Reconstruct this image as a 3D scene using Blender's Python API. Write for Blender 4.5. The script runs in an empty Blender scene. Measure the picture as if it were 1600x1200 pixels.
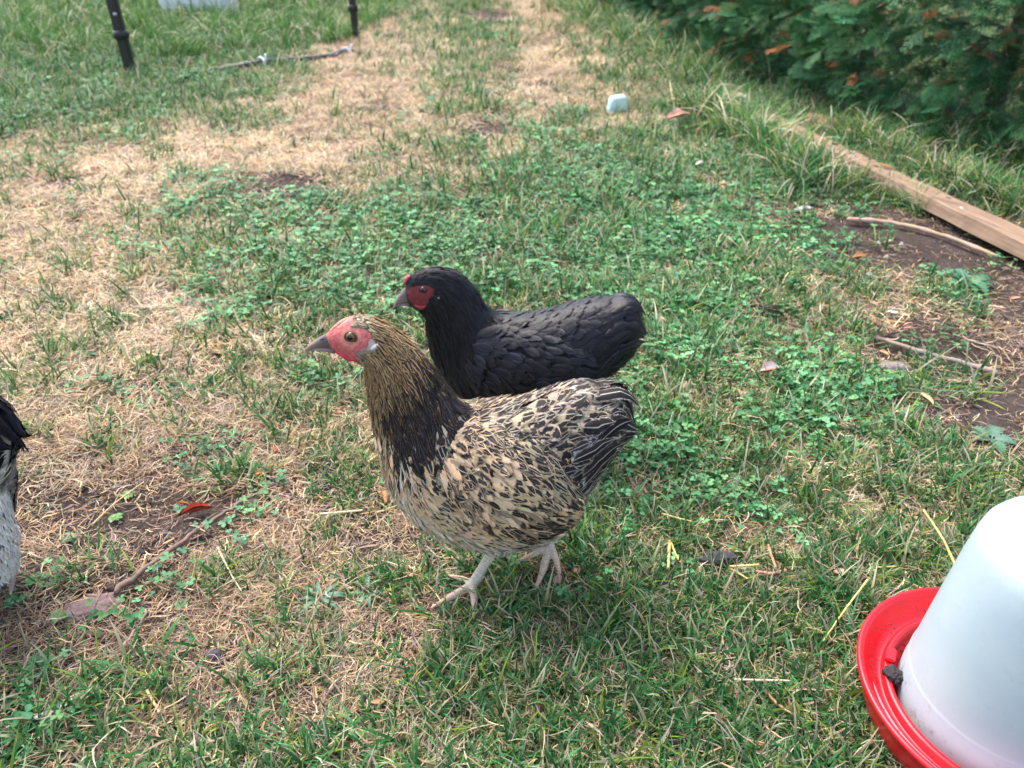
import bpy, bmesh, math, random
import numpy as np
from mathutils import Vector, Matrix
from mathutils.bvhtree import BVHTree
R = math.radians
random.seed(7)
rng = np.random.default_rng(7)
scn = bpy.context.scene
COL = scn.collection

# ------------------------------------------------------------------ camera
F, CH, PIT = 1180.0, 0.75, R(32)
cam = bpy.data.cameras.new('camera')
camo = bpy.data.objects.new('camera', cam)
COL.objects.link(camo)
cam.sensor_width = 36.0
cam.lens = 36.0 * F / 1600.0
cam.clip_start = 0.02
cam.clip_end = 400
camo.location = (0, 0, CH)
camo.rotation_euler = (R(90) - PIT, 0, 0)
cam.dof.use_dof = True
cam.dof.focus_distance = 0.87
cam.dof.aperture_fstop = 7.4
scn.camera = camo

# ------------------------------------------------------------------ light
SUN_EL, SUN_AZ = R(58), R(-38)          # azimuth measured from +Y towards +X
w = bpy.data.worlds.new('World')
scn.world = w
w.use_nodes = True
nt = w.node_tree
bg = nt.nodes['Background']
sky = nt.nodes.new('ShaderNodeTexSky')
sky.sky_type = 'NISHITA'
sky.sun_disc = False
sky.sun_elevation = SUN_EL
sky.sun_rotation = SUN_AZ
sky.dust_density = 3.0
sky.air_density = 1.0
hs = nt.nodes.new('ShaderNodeHueSaturation')      # thin cloud: the sky is paler than a clear one
hs.inputs['Saturation'].default_value = 0.75
nt.links.new(sky.outputs[0], hs.inputs['Color'])
nt.links.new(hs.outputs[0], bg.inputs[0])
bg.inputs[1].default_value = 0.15
sl = bpy.data.lights.new('sun', 'SUN')
sl.energy = 1.7
sl.angle = R(42)
sl.color = (1.0, 0.93, 0.84)
so = bpy.data.objects.new('sun', sl)
COL.objects.link(so)
sd = Vector((math.sin(SUN_AZ) * math.cos(SUN_EL), math.cos(SUN_AZ) * math.cos(SUN_EL), math.sin(SUN_EL)))
so.rotation_euler = sd.to_track_quat('Z', 'Y').to_euler()
so.location = sd * 20
scn.view_settings.view_transform = 'Standard'
scn.view_settings.look = 'None'
scn.view_settings.gamma = 1.0
scn.view_settings.use_curve_mapping = False
scn.view_settings.exposure = 1.58
scn.cycles.use_denoising = True
scn.cycles.max_bounces = 4
scn.cycles.diffuse_bounces = 2
scn.cycles.glossy_bounces = 2
scn.cycles.transmission_bounces = 4
scn.cycles.transparent_max_bounces = 8
scn.cycles.sample_clamp_indirect = 6.0

# ------------------------------------------------------------------ helpers: surveying the place from the photograph
CP, SP = math.cos(PIT), math.sin(PIT)
def ray(x, y):
    u = (x - 800) / F; v = (600 - y) / F
    return np.array([u, CP + v * SP, -SP + v * CP])
def gnd(x, y, z=0.0):
    d = ray(x, y); t = (z - CH) / d[2]
    return np.array([0, 0, CH]) + d * t
def onY(x, y, Y):
    d = ray(x, y); t = Y / d[1]
    return np.array([0, 0, CH]) + d * t
def proj(p):
    p = np.asarray(p, float); X = p[..., 0]; Y = p[..., 1]; Z = p[..., 2] - CH
    dep = np.maximum(Y * CP - Z * SP, 1e-3); up = Y * SP + Z * CP
    return np.stack([800 + F * X / dep, 600 - F * up / dep], -1)

# smooth value noise
_tab = np.random.default_rng(3).random((256, 256))
def vnoise(x, y):
    x = np.asarray(x, float); y = np.asarray(y, float)
    xi = np.floor(x).astype(int); yi = np.floor(y).astype(int)
    fx = x - xi; fy = y - yi
    fx = fx * fx * (3 - 2 * fx); fy = fy * fy * (3 - 2 * fy)
    a = _tab[xi & 255, yi & 255]; b = _tab[(xi + 1) & 255, yi & 255]
    c = _tab[xi & 255, (yi + 1) & 255]; d = _tab[(xi + 1) & 255, (yi + 1) & 255]
    return (a * (1 - fx) + b * fx) * (1 - fy) + (c * (1 - fx) + d * fx) * fy
def fbm(x, y, o=4):
    s = 0; a = .5; f = 1.0
    for i in range(o):
        s = s + a * vnoise(x * f + 17.3 * i, y * f + 9.1 * i); a *= .5; f *= 2.03
    return s / (1 - .5 ** o)
def gh(x, y):
    """height of the ground"""
    x = np.asarray(x, float); y = np.asarray(y, float)
    h = (fbm(x * 2.2, y * 2.2, 3) - .5) * .026 + (fbm(x * 14, y * 14, 3) - .5) * .011
    near = np.exp(-((x + .0) ** 2 / .12 + (y - .72) ** 2 / .05))
    nd = np.exp(-((x - .51) ** 2 + (y - .49) ** 2) / .05)
    return h * (1 - .75 * np.clip(near + nd, 0, 1))

# ------------------------------------------------------------------ helpers: objects and materials
def tag(o, label=None, cat=None, group=None, kind=None):
    if label: o['label'] = label
    if cat: o['category'] = cat
    if group: o['group'] = group
    if kind: o['kind'] = kind
    return o
def empty(name, loc):
    o = bpy.data.objects.new(name, None); COL.objects.link(o); o.location = loc
    o.empty_display_size = .05
    return o
def mesh_np(name, V, Fq, attrs=None, uv=None, smooth=True):
    """V (n,3), Fq (m,4) or (m,3); attrs {name: (n,4)}"""
    me = bpy.data.meshes.new(name)
    V = np.asarray(V, np.float32); Fq = np.asarray(Fq, np.int32)
    k = Fq.shape[1]
    me.vertices.add(len(V)); me.vertices.foreach_set('co', V.ravel())
    me.loops.add(Fq.size); me.loops.foreach_set('vertex_index', Fq.ravel())
    me.polygons.add(len(Fq))
    me.polygons.foreach_set('loop_start', np.arange(0, Fq.size, k, dtype=np.int32))
    try: me.polygons.foreach_set('loop_total', np.full(len(Fq), k, np.int32))
    except Exception: pass
    me.update(calc_edges=True)
    if smooth: me.polygons.foreach_set('use_smooth', np.ones(len(Fq), bool))
    for n, a in (attrs or {}).items():
        a = np.asarray(a, np.float32)
        if a.shape[1] == 3: a = np.concatenate([a, np.ones((len(a), 1), np.float32)], 1)
        at = me.attributes.new(n, 'FLOAT_COLOR', 'POINT'); at.data.foreach_set('color', a.ravel())
    me.validate()
    return me
def obj(name, me, mat=None, parent=None, loc=None):
    o = bpy.data.objects.new(name, me)
    COL.objects.link(o)
    if mat is not None:
        me.materials.clear(); me.materials.append(mat)
    if parent is not None: o.parent = parent
    if loc is not None: o.location = loc
    return o
def rebase(me, base):
    co = np.empty(len(me.vertices) * 3, np.float32); me.vertices.foreach_get('co', co)
    co = co.reshape(-1, 3) - np.asarray(base, np.float32); me.vertices.foreach_set('co', co.ravel()); me.update()
    return me

class NT:
    def __init__(s, name):
        s.m = bpy.data.materials.new(name); s.m.use_nodes = True; s.t = s.m.node_tree
        s.p = s.t.nodes['Principled BSDF']; s.out = s.t.nodes['Material Output']
    def n(s, typ, **kw):
        n = s.t.nodes.new('ShaderNode' + typ)
        for k, v in kw.items():
            if k.startswith('i_'):
                n.inputs[k[2:].replace('_', ' ')].default_value = v
            else: setattr(n, k, v)
        return n
    def l(s, a, b): s.t.links.new(a, b)
    def attr(s, name, typ='GEOMETRY'):
        return s.n('Attribute', attribute_name=name, attribute_type=typ)
    def math(s, op, a, b=None, c=None, clamp=False):
        n = s.n('Math', operation=op, use_clamp=clamp)
        for i, x in enumerate((a, b, c)):
            if x is None: continue
            if isinstance(x, (int, float)): n.inputs[i].default_value = x
            else: s.l(x, n.inputs[i])
        return n.outputs[0]
    def step(s, x, lo, hi):
        n = s.n('MapRange', interpolation_type='SMOOTHSTEP')
        s.l(x, n.inputs[0])
        for i, q in ((1, lo), (2, hi)):
            if isinstance(q, (int, float)): n.inputs[i].default_value = q
            else: s.l(q, n.inputs[i])
        return n.outputs[0]
    def mix(s, f, a, b, blend='MIX'):
        n = s.n('Mix', data_type='RGBA', blend_type=blend)
        for i, x in ((0, f), (6, a), (7, b)):
            if isinstance(x, (int, float)): n.inputs[i].default_value = x
            elif isinstance(x, tuple): n.inputs[i].default_value = (*x, 1)
            else: s.l(x, n.inputs[i])
        return n.outputs[2]
    def noise(s, scale, detail=3, rough=.5, vec=None, out=0):
        n = s.n('TexNoise'); n.inputs['Scale'].default_value = scale
        n.inputs['Detail'].default_value = detail; n.inputs['Roughness'].default_value = rough
        if vec is None:
            vec = s.coord()
        s.l(vec, n.inputs['Vector'])
        return n.outputs[out]
    def coord(s, k='Object'):
        if not hasattr(s, '_tc'): s._tc = s.n('TexCoord')
        return s._tc.outputs[k]
    def bump(s, h, strength=.5, dist=.001):
        b = s.n('Bump'); b.inputs['Strength'].default_value = strength; b.inputs['Distance'].default_value = dist
        s.l(h, b.inputs['Height']); s.l(b.outputs[0], s.p.inputs['Normal']); return b
    def set(s, **kw):
        for k, v in kw.items():
            k = k.replace('_', ' ')
            if isinstance(v, (int, float)): s.p.inputs[k].default_value = v
            elif isinstance(v, tuple): s.p.inputs[k].default_value = (*v, 1) if (len(v) == 3 and s.p.inputs[k].type == 'RGBA') else v
            else: s.l(v, s.p.inputs[k])

def mat_leaf(name, rough=.5, transl=.25, spec=.3, bump=0):
    """leafy stuff: colour from the attribute col times the per-clump tint"""
    m = NT(name)
    a = m.attr('col'); ti = m.attr('tint', 'INSTANCER')
    c = m.mix(1.0, a.outputs['Color'], ti.outputs['Color'], 'MULTIPLY')
    m.set(Base_Color=c, Roughness=rough, Specular_IOR_Level=spec)
    tr = m.n('BsdfTranslucent'); m.l(c, tr.inputs['Color'])
    mx = m.n('MixShader'); mx.inputs[0].default_value = transl
    m.l(m.p.outputs[0], mx.inputs[1]); m.l(tr.outputs[0], mx.inputs[2]); m.l(mx.outputs[0], m.out.inputs[0])
    return m.m
def mat_attr(name, rough=.6, spec=.3, nscale=60, namp=.25, bscale=300, bstr=.4, bdist=.0006, sss=0):
    m = NT(name)
    a = m.attr('col')
    n = m.noise(nscale, 4)
    f = m.math('MULTIPLY_ADD', n, namp * 2, 1 - namp)
    mul = m.n('VectorMath', operation='SCALE'); m.l(a.outputs['Color'], mul.inputs[0]); m.l(f, mul.inputs['Scale'])
    m.set(Base_Color=mul.outputs[0], Roughness=rough, Specular_IOR_Level=spec)
    if sss:
        m.set(Subsurface_Weight=sss, Subsurface_Radius=(.004, .0015, .001), Subsurface_Scale=1.0)
    m.bump(m.noise(bscale, 3), bstr, bdist)
    return m.m

# ------------------------------------------------------------------ materials
M_LEAF = mat_leaf('green_blade', .5, .25, .18)
M_DRY = mat_leaf('dry_straw', .7, .15, .2)
M_CLOV = mat_leaf('clover_leaf', .5, .2, .22)
M_NEEDLE = mat_leaf('hedge_needle', .55, .08, .2)
M_CRUMB = mat_leaf('soil_crumb', .9, 0.0, .15)
M_SKIN = mat_attr('bird_skin', .5, .4, 420, .35, 900, .9, .0012, .10)
M_TWIG = mat_attr('twig_bark', .8, .2, 220, .35, 500, .7, .0008)
M_DEAD = mat_attr('dead_leaf', .6, .3, 150, .3, 300, .6, .0008)
M_STONE = mat_attr('stone_dirt', .85, .2, 90, .35, 250, .9, .002)

def mat_ground():
    m = NT('soil_ground')
    a = m.attr('zone')                       # r dry thatch, g green, b dark bare soil
    sep = m.n('SeparateColor'); m.l(a.outputs['Color'], sep.inputs[0])
    n1 = m.noise(28, 6, .62); n2 = m.noise(190, 5, .7); n3 = m.noise(5, 3)
    soil = m.mix(m.step(n2, .35, .7), (.026, .019, .016), (.085, .062, .052))
    soil = m.mix(m.step(n3, .4, .7), soil, m.mix(n2, (.030, .023, .022), (.115, .088, .080)))
    thatch = m.mix(m.step(n2, .35, .65), (.070, .048, .032), (.26, .185, .115))
    f = m.math('MULTIPLY', m.step(m.math('ADD', sep.outputs[0], m.math('MULTIPLY', m.math('SUBTRACT', n1, .5), 1.2)), .35, .8), .8)
    c = m.mix(f, soil, thatch)
    gr = m.mix(n2, (.016, .026, .010), (.05, .065, .025))
    f2 = m.math('MULTIPLY', m.step(m.math('ADD', sep.outputs[1], m.math('SUBTRACT', n1, .5)), .45, .95), .65)
    c = m.mix(f2, c, gr)
    m.set(Base_Color=c, Roughness=.92, Specular_IOR_Level=.15)
    h = m.math('ADD', m.math('MULTIPLY', n1, .6), m.math('MULTIPLY', n2, .5))
    m.bump(h, .9, .008)
    return m.m

# ------------------------------------------------------------------ what grows where (surveyed by eye on a coarse grid)
DRY = """0000085383000000
2223587486310000
6788887644432000
7776433222222100
7665433333322222
7665544444333222
7655555444333322
5554544433333332
4444444333333333
4445554322222222
4454443222222222
4443333222222222"""
GRN = """6666615615666666
7766312514788876
3221123566776766
2234445565554335
3334544566676543
3333454556776422
2333444456677863
2233344566677777
2223345677777888
2233445788888888
3333456899999999
4444456899999999"""
CLO = """2232000100000000
6642100100011000
1100001456542000
0135677888875200
0134666667765421
0112333334665411
0221222225455410
0221112113333220
1211111101100000
1110000000000000
1000000000000000
1000000000000000"""
def grid(s): return np.array([[int(c) for c in r] for r in s.split()], float) / 9.0
GD, GG, GC = grid(DRY), grid(GRN), grid(CLO)
def zone(G, x, y):
    p = proj(np.stack([x, y, np.zeros_like(x)], -1))
    wob = 60 * (fbm(x * 3.1 + 40, y * 3.1, 3) - .5)
    u = np.clip((p[..., 0] + wob) / 100 - .5, 0, 14.999); v = np.clip((p[..., 1] + wob * .6) / 100 - .5, 0, 10.999)
    i = v.astype(int); j = u.astype(int); a = v - i; b = u - j
    return (G[i, j] * (1 - a) * (1 - b) + G[i + 1, j] * a * (1 - b) + G[i, j + 1] * (1 - a) * b + G[i + 1, j + 1] * a * b)
# bare patches (photo px centre, radii) : worn soil
BARE = [(450, 290, 75, 20, .95), (600, 170, 40, 9, .9), (760, 200, 40, 16, .9), (765, 28, 38, 9, 1.), (250, 810, 110, 40, .75), (500, 760, 60, 26, .5), (200, 1005, 80, 26, .65), (460, 1130, 80, 22, .5), (120, 770, 70, 22, .6), (30, 930, 60, 50, .8), (420, 1000, 70, 18, .5),
        (90, 820, 110, 60, .7), (150, 950, 90, 40, .8), (60, 1010, 90, 40, .5), (350, 1100, 130, 60, .35), (1470, 395, 190, 40, .95),
        (1340, 368, 110, 32, .85), (1560, 450, 60, 40, .9), (1460, 555, 150, 46, .95), (1565, 640, 85, 75, .95), (1240, 330, 60, 16, .6),
        (1100, 270, 45, 14, .5), (1270, 690, 60, 14, .5), (330, 700, 70, 22, .75), (100, 290, 50, 9, .8), (620, 850, 70, 30, .7), (250, 620, 80, 16, .4),
        (870, 60, 40, 12, .5), (830, 130, 50, 8, .7), (610, 60, 30, 8, .6), (560, 130, 40, 7, .5), (800, 110, 60, 8, .5), (1130, 870, 20, 10, .4), (600, 985, 60, 12, .5), (60, 720, 60, 25, .4), (400, 380, 40, 8, .3)]
def bare(x, y):
    p = proj(np.stack([x, y, np.zeros_like(x)], -1)); b = np.zeros_like(x)
    wob = (fbm(x * 9, y * 9, 3) - .5)
    for cx, cy, rx, ry, k in BARE:
        d = np.sqrt(((p[..., 0] - cx) / rx) ** 2 + ((p[..., 1] - cy) / ry) ** 2) + wob * 1.1
        b = np.maximum(b, k * np.clip(1.5 - d, 0, 1))
    return np.clip(b, 0, 1)

# ------------------------------------------------------------------ ground
def ground():
    def axis(a, b, n, p): return np.sign(np.linspace(-1, 1, n)) * 0 + np.linspace(a, b, n)
    ys = np.concatenate([np.linspace(-1.2, .2, 18)[:-1], np.linspace(.2, 2.2, 260)[:-1], np.linspace(2.2, 5, 150)[:-1], np.linspace(5, 12, 90)[:-1], np.geomspace(12, 160, 22)])
    xh = np.concatenate([np.linspace(0, 1.3, 165)[:-1], np.linspace(1.3, 4, 110)[:-1], np.linspace(4, 9, 50)[:-1], np.geomspace(9, 120, 20)])
    xs = np.concatenate([-xh[:0:-1], xh])
    X, Y = np.meshgrid(xs, ys, indexing='ij')
    Z = gh(X, Y)
    nx, ny = X.shape
    idx = np.arange(nx * ny).reshape(nx, ny)
    Fq = np.stack([idx[:-1, :-1], idx[1:, :-1], idx[1:, 1:], idx[:-1, 1:]], -1).reshape(-1, 4)
    x = X.ravel(); y = Y.ravel()
    b = bare(x, y)
    d = zone(GD, x, y) * (1 - b); g = np.maximum(zone(GG, x, y), zone(GC, x, y)) * (1 - b)
    me = mesh_np('ground', np.stack([x, y, Z.ravel()], -1), Fq, {'zone': np.stack([d, g, b], -1)})
    o = obj('ground', me, mat_ground()); tag(o, kind='structure')
    return o
ground()

# ------------------------------------------------------------------ clump builder + scattering
class Bl:
    def __init__(s): s.V = []; s.C = []; s.F = []
    def strip(s, pts, ws, cols, side):
        """ribbon along pts with half widths ws; side = unit vector(s)"""
        b = len(s.V); n = len(pts)
        for i in range(n):
            sv = side[i] if isinstance(side, list) else side
            p = np.asarray(pts[i]); s.V.append(p - sv * ws[i]); s.V.append(p + sv * ws[i])
            s.C.append(cols[i]); s.C.append(cols[i])
        for i in range(n - 1):
            s.F.append((b + 2 * i, b + 2 * i + 1, b + 2 * i + 3, b + 2 * i + 2))
    def blade(s, base, az, lean, L, wd, bend, c0, c1, n=4, tw=0):
        d = np.array([math.cos(az), math.sin(az), 0.]); side = np.array([-d[1], d[0], 0.])
        pts = []; ws = []; cs = []; sides = []
        p = np.array(base, float); a = lean
        for i in range(n + 1):
            f = i / n
            pts.append(p.copy()); ws.append(wd * .5 * (1 - f ** 2.2) * (.75 + .5 * min(1, f * 3)) + wd * .03)
            cs.append(np.array(c0) * (1 - f) + np.array(c1) * f)
            t = tw * f; up = np.array([-d[0] * math.sin(a), -d[1] * math.sin(a), math.cos(a)])
            dirv = d * math.sin(a) + np.array([0, 0, math.cos(a)])
            nrm = np.cross(side, dirv)
            sides.append(side * math.cos(t) + nrm * math.sin(t))
            p = p + dirv * (L / n); a += bend / n
            if p[2] < .0015: p[2] = .0015 + random.random() * .002
        s.strip(pts, ws, cs, sides)
    def fibre(s, base, az, L, wd, col, curl, n=5, z=.004, rise=0):
        p = np.array(base, float); p[2] = z; a = az; pts = []; ws = []; sides = []
        for i in range(n + 1):
            pts.append(p.copy()); ws.append(wd * .5 * (.5 + .5 * math.sin(math.pi * min(1, (i + .6) / (n + 1)))))
            sides.append(np.array([-math.sin(a), math.cos(a), random.uniform(-.4, .4)]))
            a += curl / n + random.gauss(0, .14)
            p = p + np.array([math.cos(a), math.sin(a), rise * math.cos(i / n * 3.1)]) * (L / n)
            p[2] = max(p[2] + random.gauss(0, .0008), .001)
        s.strip(pts, ws, [col] * (n + 1), sides)
    def fan(s, c, ring, cc, cr):
        b = len(s.V); s.V.append(np.asarray(c)); s.C.append(cc)
        for q in ring: s.V.append(np.asarray(q)); s.C.append(cr)
        n = len(ring)
        for i in range(n - 1):
            s.F.append((b, b + 1 + i, b + 2 + i, b + 2 + i))
    def mesh(s, name, mat):
        F4 = [f for f in s.F if len(set(f)) == 4]; F3 = [f[:3] for f in s.F if len(set(f)) == 3]
        me = bpy.data.meshes.new(name)
        me.from_pydata([tuple(v) for v in s.V], [], F4 + F3)
        at = me.attributes.new('col', 'FLOAT_COLOR', 'POINT')
        C = np.ones((len(s.V), 4), np.float32); C[:, :3] = np.array([np.asarray(c)[:3] for c in s.C]); at.data.foreach_set('color', C.ravel())
        me.polygons.foreach_set('use_smooth', np.ones(len(me.polygons), bool))
        me.materials.append(mat); return me

def jit(c, a=.25):
    k = 1 + random.uniform(-a, a); return np.array([c[0] * k * (1 + random.uniform(-.12, .12)), c[1] * k, c[2] * k * (1 + random.uniform(-.15, .15))])
G_A, G_B, G_Y = (.038, .145, .040), (.088, .250, .090), (.20, .30, .05)
D_A, D_B, D_C, D_G = (.58, .44, .26), (.74, .62, .43), (.36, .215, .12), (.27, .22, .18)

def scatter(name, protos, P, rot, scl, idx, tint, label, cat):
    """one 'stuff' object: proto clumps instanced on points"""
    pc = bpy.data.collections.new(name + '_clumps')
    for i, me in enumerate(protos):
        pc.objects.link(bpy.data.objects.new('%s_clump_%02d' % (name, i), me))
    me = bpy.data.meshes.new(name); n = len(P)
    me.vertices.add(n); me.vertices.foreach_set('co', np.asarray(P, np.float32).ravel())
    a = me.attributes.new('rot', 'FLOAT_VECTOR', 'POINT'); a.data.foreach_set('vector', np.asarray(rot, np.float32).ravel())
    a = me.attributes.new('scl', 'FLOAT', 'POINT'); a.data.foreach_set('value', np.asarray(scl, np.float32))
    a = me.attributes.new('idx', 'INT', 'POINT'); a.data.foreach_set('value', np.asarray(idx, np.int32))
    a = me.attributes.new('tint', 'FLOAT_COLOR', 'POINT')
    t = np.ones((n, 4), np.float32); t[:, :3] = tint; a.data.foreach_set('color', t.ravel())
    o = bpy.data.objects.new(name, me); COL.objects.link(o)
    g = bpy.data.node_groups.new(name + '_nodes', 'GeometryNodeTree')
    g.interface.new_socket('Geometry', in_out='INPUT', socket_type='NodeSocketGeometry')
    g.interface.new_socket('Geometry', in_out='OUTPUT', socket_type='NodeSocketGeometry')
    N = g.nodes; Lk = g.links
    gi = N.new('NodeGroupInput'); go = N.new('NodeGroupOutput')
    ci = N.new('GeometryNodeCollectionInfo'); ci.inputs[0].default_value = pc
    ci.inputs['Separate Children'].default_value = True; ci.inputs['Reset Children'].default_value = True
    ip = N.new('GeometryNodeInstanceOnPoints'); ip.inputs['Pick Instance'].default_value = True
    def na(nm, ty):
        q = N.new('GeometryNodeInputNamedAttribute'); q.data_type = ty; q.inputs['Name'].default_value = nm
        return q.outputs['Attribute']
    e2r = N.new('FunctionNodeEulerToRotation')
    Lk.new(na('rot', 'FLOAT_VECTOR'), e2r.inputs[0])
    mp = N.new('GeometryNodeMeshToPoints')
    Lk.new(gi.outputs[0], mp.inputs['Mesh']); Lk.new(mp.outputs[0], ip.inputs['Points'])
    Lk.new(ci.outputs[0], ip.inputs['Instance']); Lk.new(na('idx', 'INT'), ip.inputs['Instance Index'])
    Lk.new(e2r.outputs[0], ip.inputs['Rotation']); Lk.new(na('scl', 'FLOAT'), ip.inputs['Scale'])
    Lk.new(ip.outputs[0], go.inputs[0])
    md = o.modifiers.new('scatter', 'NODES'); md.node_group = g
    if label: tag(o, label, cat, None, 'stuff')
    return o

CLEAR = [((738, 914), (673, 950), .006, .018), ((738, 914), (740, 969), .006, .018), ((738, 914), (697, 898), .006, .014), ((850, 880), (835, 923), .012, .016), ((860, 870), (874, 898), .012, .016), ((850, 868), (800, 882), .008, .014),
         ((181, 932), (300, 842), .006, .018), ((300, 842), (396, 776), .006, .018), ((120, 962), (172, 945), .020, .015), ((1366, 535), (1556, 592), .006, .02), ((1323, 350), (1480, 380), .008, .03), ((1480, 380), (1560, 406), .008, .03),
         ((290, 800), (320, 795), .012, .012), ((330, 1035), (345, 1035), .010, .012), ((500, 806), (567, 803), .003, .01), ((145, 824), (226, 757), .002, .008), ((1105, 875), (1140, 875), .012, .012), ((1190, 590), (1215, 588), .014, .012),
         ((1190, 495), (1200, 497), .016, .012), ((1385, 580), (1410, 582), .02, .015), ((478, 604), (566, 590), .003, .012), ((1044, 868), (1060, 880), .004, .010), ((1140, 887), (1186, 885), .004, .010), ((288, 1100), (292, 1100), .006, .01)]
def sample_area(dens0, pw, y0=-.1, y1=9.5, side=1.6):
    """random ground points; density per m2 at 0.7 m, falling with distance"""
    out = []
    edges = [y0] + [e for e in (.2, .5, .8, 1.1, 1.5, 2, 2.7, 3.6, 4.8, 6.5) if e < y1] + [y1]
    for a, b in zip(edges[:-1], edges[1:]):
        hw = (.72 * b + .42) * side; area = 2 * hw * (b - a); m = (a + b) / 2
        n = int(dens0 * (max(m, .7) / .7) ** (-pw) * area)
        out.append(np.stack([rng.uniform(-hw, hw, n), rng.uniform(a, b, n)], -1))
    q = np.concatenate(out)
    # keep what could come into view from here or a step to the side
    p = proj(np.stack([q[:, 0], q[:, 1], np.zeros(len(q))], -1))
    keep = (p[:, 0] > -900) & (p[:, 0] < 2500) & (p[:, 1] < 2300) & (p[:, 1] > -140)
    q = q[keep]
    d = np.full(len(q), 9.)
    for A, B, w0, w1 in CLEAR:
        a_, b_ = gnd(*A)[:2], gnd(*B)[:2]; ab = b_ - a_; t_ = np.clip(((q - a_) @ ab) / (ab @ ab), 0, 1); e_ = np.linalg.norm(q - a_ - t_[:, None] * ab, axis=1)
        d = np.minimum(d, (e_ - w0) / w1)
    q = q[d > rng.random(len(q))]      # trodden down under the feet, flattened by sticks and stones
    # nothing grows through the drinker
    q = q[np.hypot(q[:, 0] - .512, q[:, 1] - .494) > .128]
    return q

def place(q, n_var, tilt, s0, s1, growth=.35):
    n = len(q)
    P = np.stack([q[:, 0], q[:, 1], gh(q[:, 0], q[:, 1])], -1)
    rot = np.stack([rng.normal(0, tilt, n), rng.normal(0, tilt, n), rng.uniform(0, 6.283, n)], -1)
    scl = rng.uniform(s0, s1, n) * (np.maximum(q[:, 1], .8) / .8) ** growth
    return P, rot, scl, rng.integers(0, n_var, n)

NV = 7
# green lawn clumps
def green_clump(k, tall=1.0, wide=1.0):
    b = Bl(); r = .022 * wide
    for i in range(14):
        a = random.uniform(0, 6.28); rr = r * math.sqrt(random.random())
        base = (rr * math.cos(a), rr * math.sin(a), -.002)
        c = jit(G_A if random.random() < .6 else G_B, .3)
        if random.random() < .12: c = jit(G_Y, .3)
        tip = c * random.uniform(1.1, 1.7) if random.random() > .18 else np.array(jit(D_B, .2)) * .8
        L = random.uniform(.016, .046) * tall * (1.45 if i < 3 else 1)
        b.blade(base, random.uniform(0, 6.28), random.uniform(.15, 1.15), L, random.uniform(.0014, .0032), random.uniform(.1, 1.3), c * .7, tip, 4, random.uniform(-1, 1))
    for i in range(3):
        a = random.uniform(0, 6.28)
        b.fibre((random.gauss(0, r), random.gauss(0, r), 0), a, random.uniform(.015, .04), random.uniform(.0005, .0012), jit(D_A, .35), random.gauss(0, .6), z=random.uniform(.002, .012))
    return b.mesh('green_clump', M_LEAF)
def dry_clump(k):
    b = Bl(); r = .026
    for i in range(20):
        c = jit(random.choice([D_A, D_A, D_B, D_B, D_C, D_G]), .3)
        b.fibre((random.gauss(0, r * .7), random.gauss(0, r * .7), 0), random.uniform(0, 6.28), random.uniform(.012, .048), random.uniform(.0005, .0013), c, random.gauss(0, .8), z=random.uniform(.001, .012), rise=random.uniform(-.1, .35))
    for i in range(7):
        c = jit(random.choice([D_A, D_B, D_B]), .25)
        a = random.uniform(0, 6.28); rr = r * math.sqrt(random.random())
        b.blade((rr * math.cos(a), rr * math.sin(a), -.001), random.uniform(0, 6.28), random.uniform(.7, 1.4), random.uniform(.015, .04), random.uniform(.0009, .002), random.uniform(-.2, .9), c * .8, c, 4, random.uniform(-1, 1))
    return b.mesh('dry_clump', M_DRY)
def litter_clump(k):
    """short brown bits lying on bare soil"""
    b = Bl(); r = .03
    for i in range(26):
        c = jit(random.choice([D_C, D_G, D_A, (.17, .12, .09), (.30, .19, .13)]), .35)
        b.fibre((random.gauss(0, r * .8), random.gauss(0, r * .8), 0), random.uniform(0, 6.28), random.uniform(.006, .028), random.uniform(.0006, .0015), c, random.gauss(0, .6), n=3, z=random.uniform(.001, .005))
    return b.mesh('litter_clump', M_DRY)
def leaflet(b, c, az, L, W, c0, c1, tilt=.2, fold=.25):
    d = np.array([math.cos(az) * math.cos(tilt), math.sin(az) * math.cos(tilt), math.sin(tilt)]); s = np.array([-math.sin(az), math.cos(az), 0.])
    n = np.cross(d, s); base = np.array(c)
    L_, R_ = [], []
    prof = ((0, .06), (.3, .72), (.65, 1.0), (.9, .7), (1.0, .0))
    vb = len(b.V)
    for f, wv in prof:
        m = base + d * L * f
        b.V += [m + s * W * .5 * wv - n * (-fold) * W * wv * .5, m, m - s * W * .5 * wv - n * (-fold) * W * wv * .5]
        b.C += [c1, c0, c1]
    for i in range(len(prof) - 1):
        q = vb + 3 * i
        b.F += [(q, q + 1, q + 4, q + 3), (q + 1, q + 2, q + 5, q + 4)]
C_A, C_B = (.055, .180, .070), (.125, .310, .130)
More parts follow.
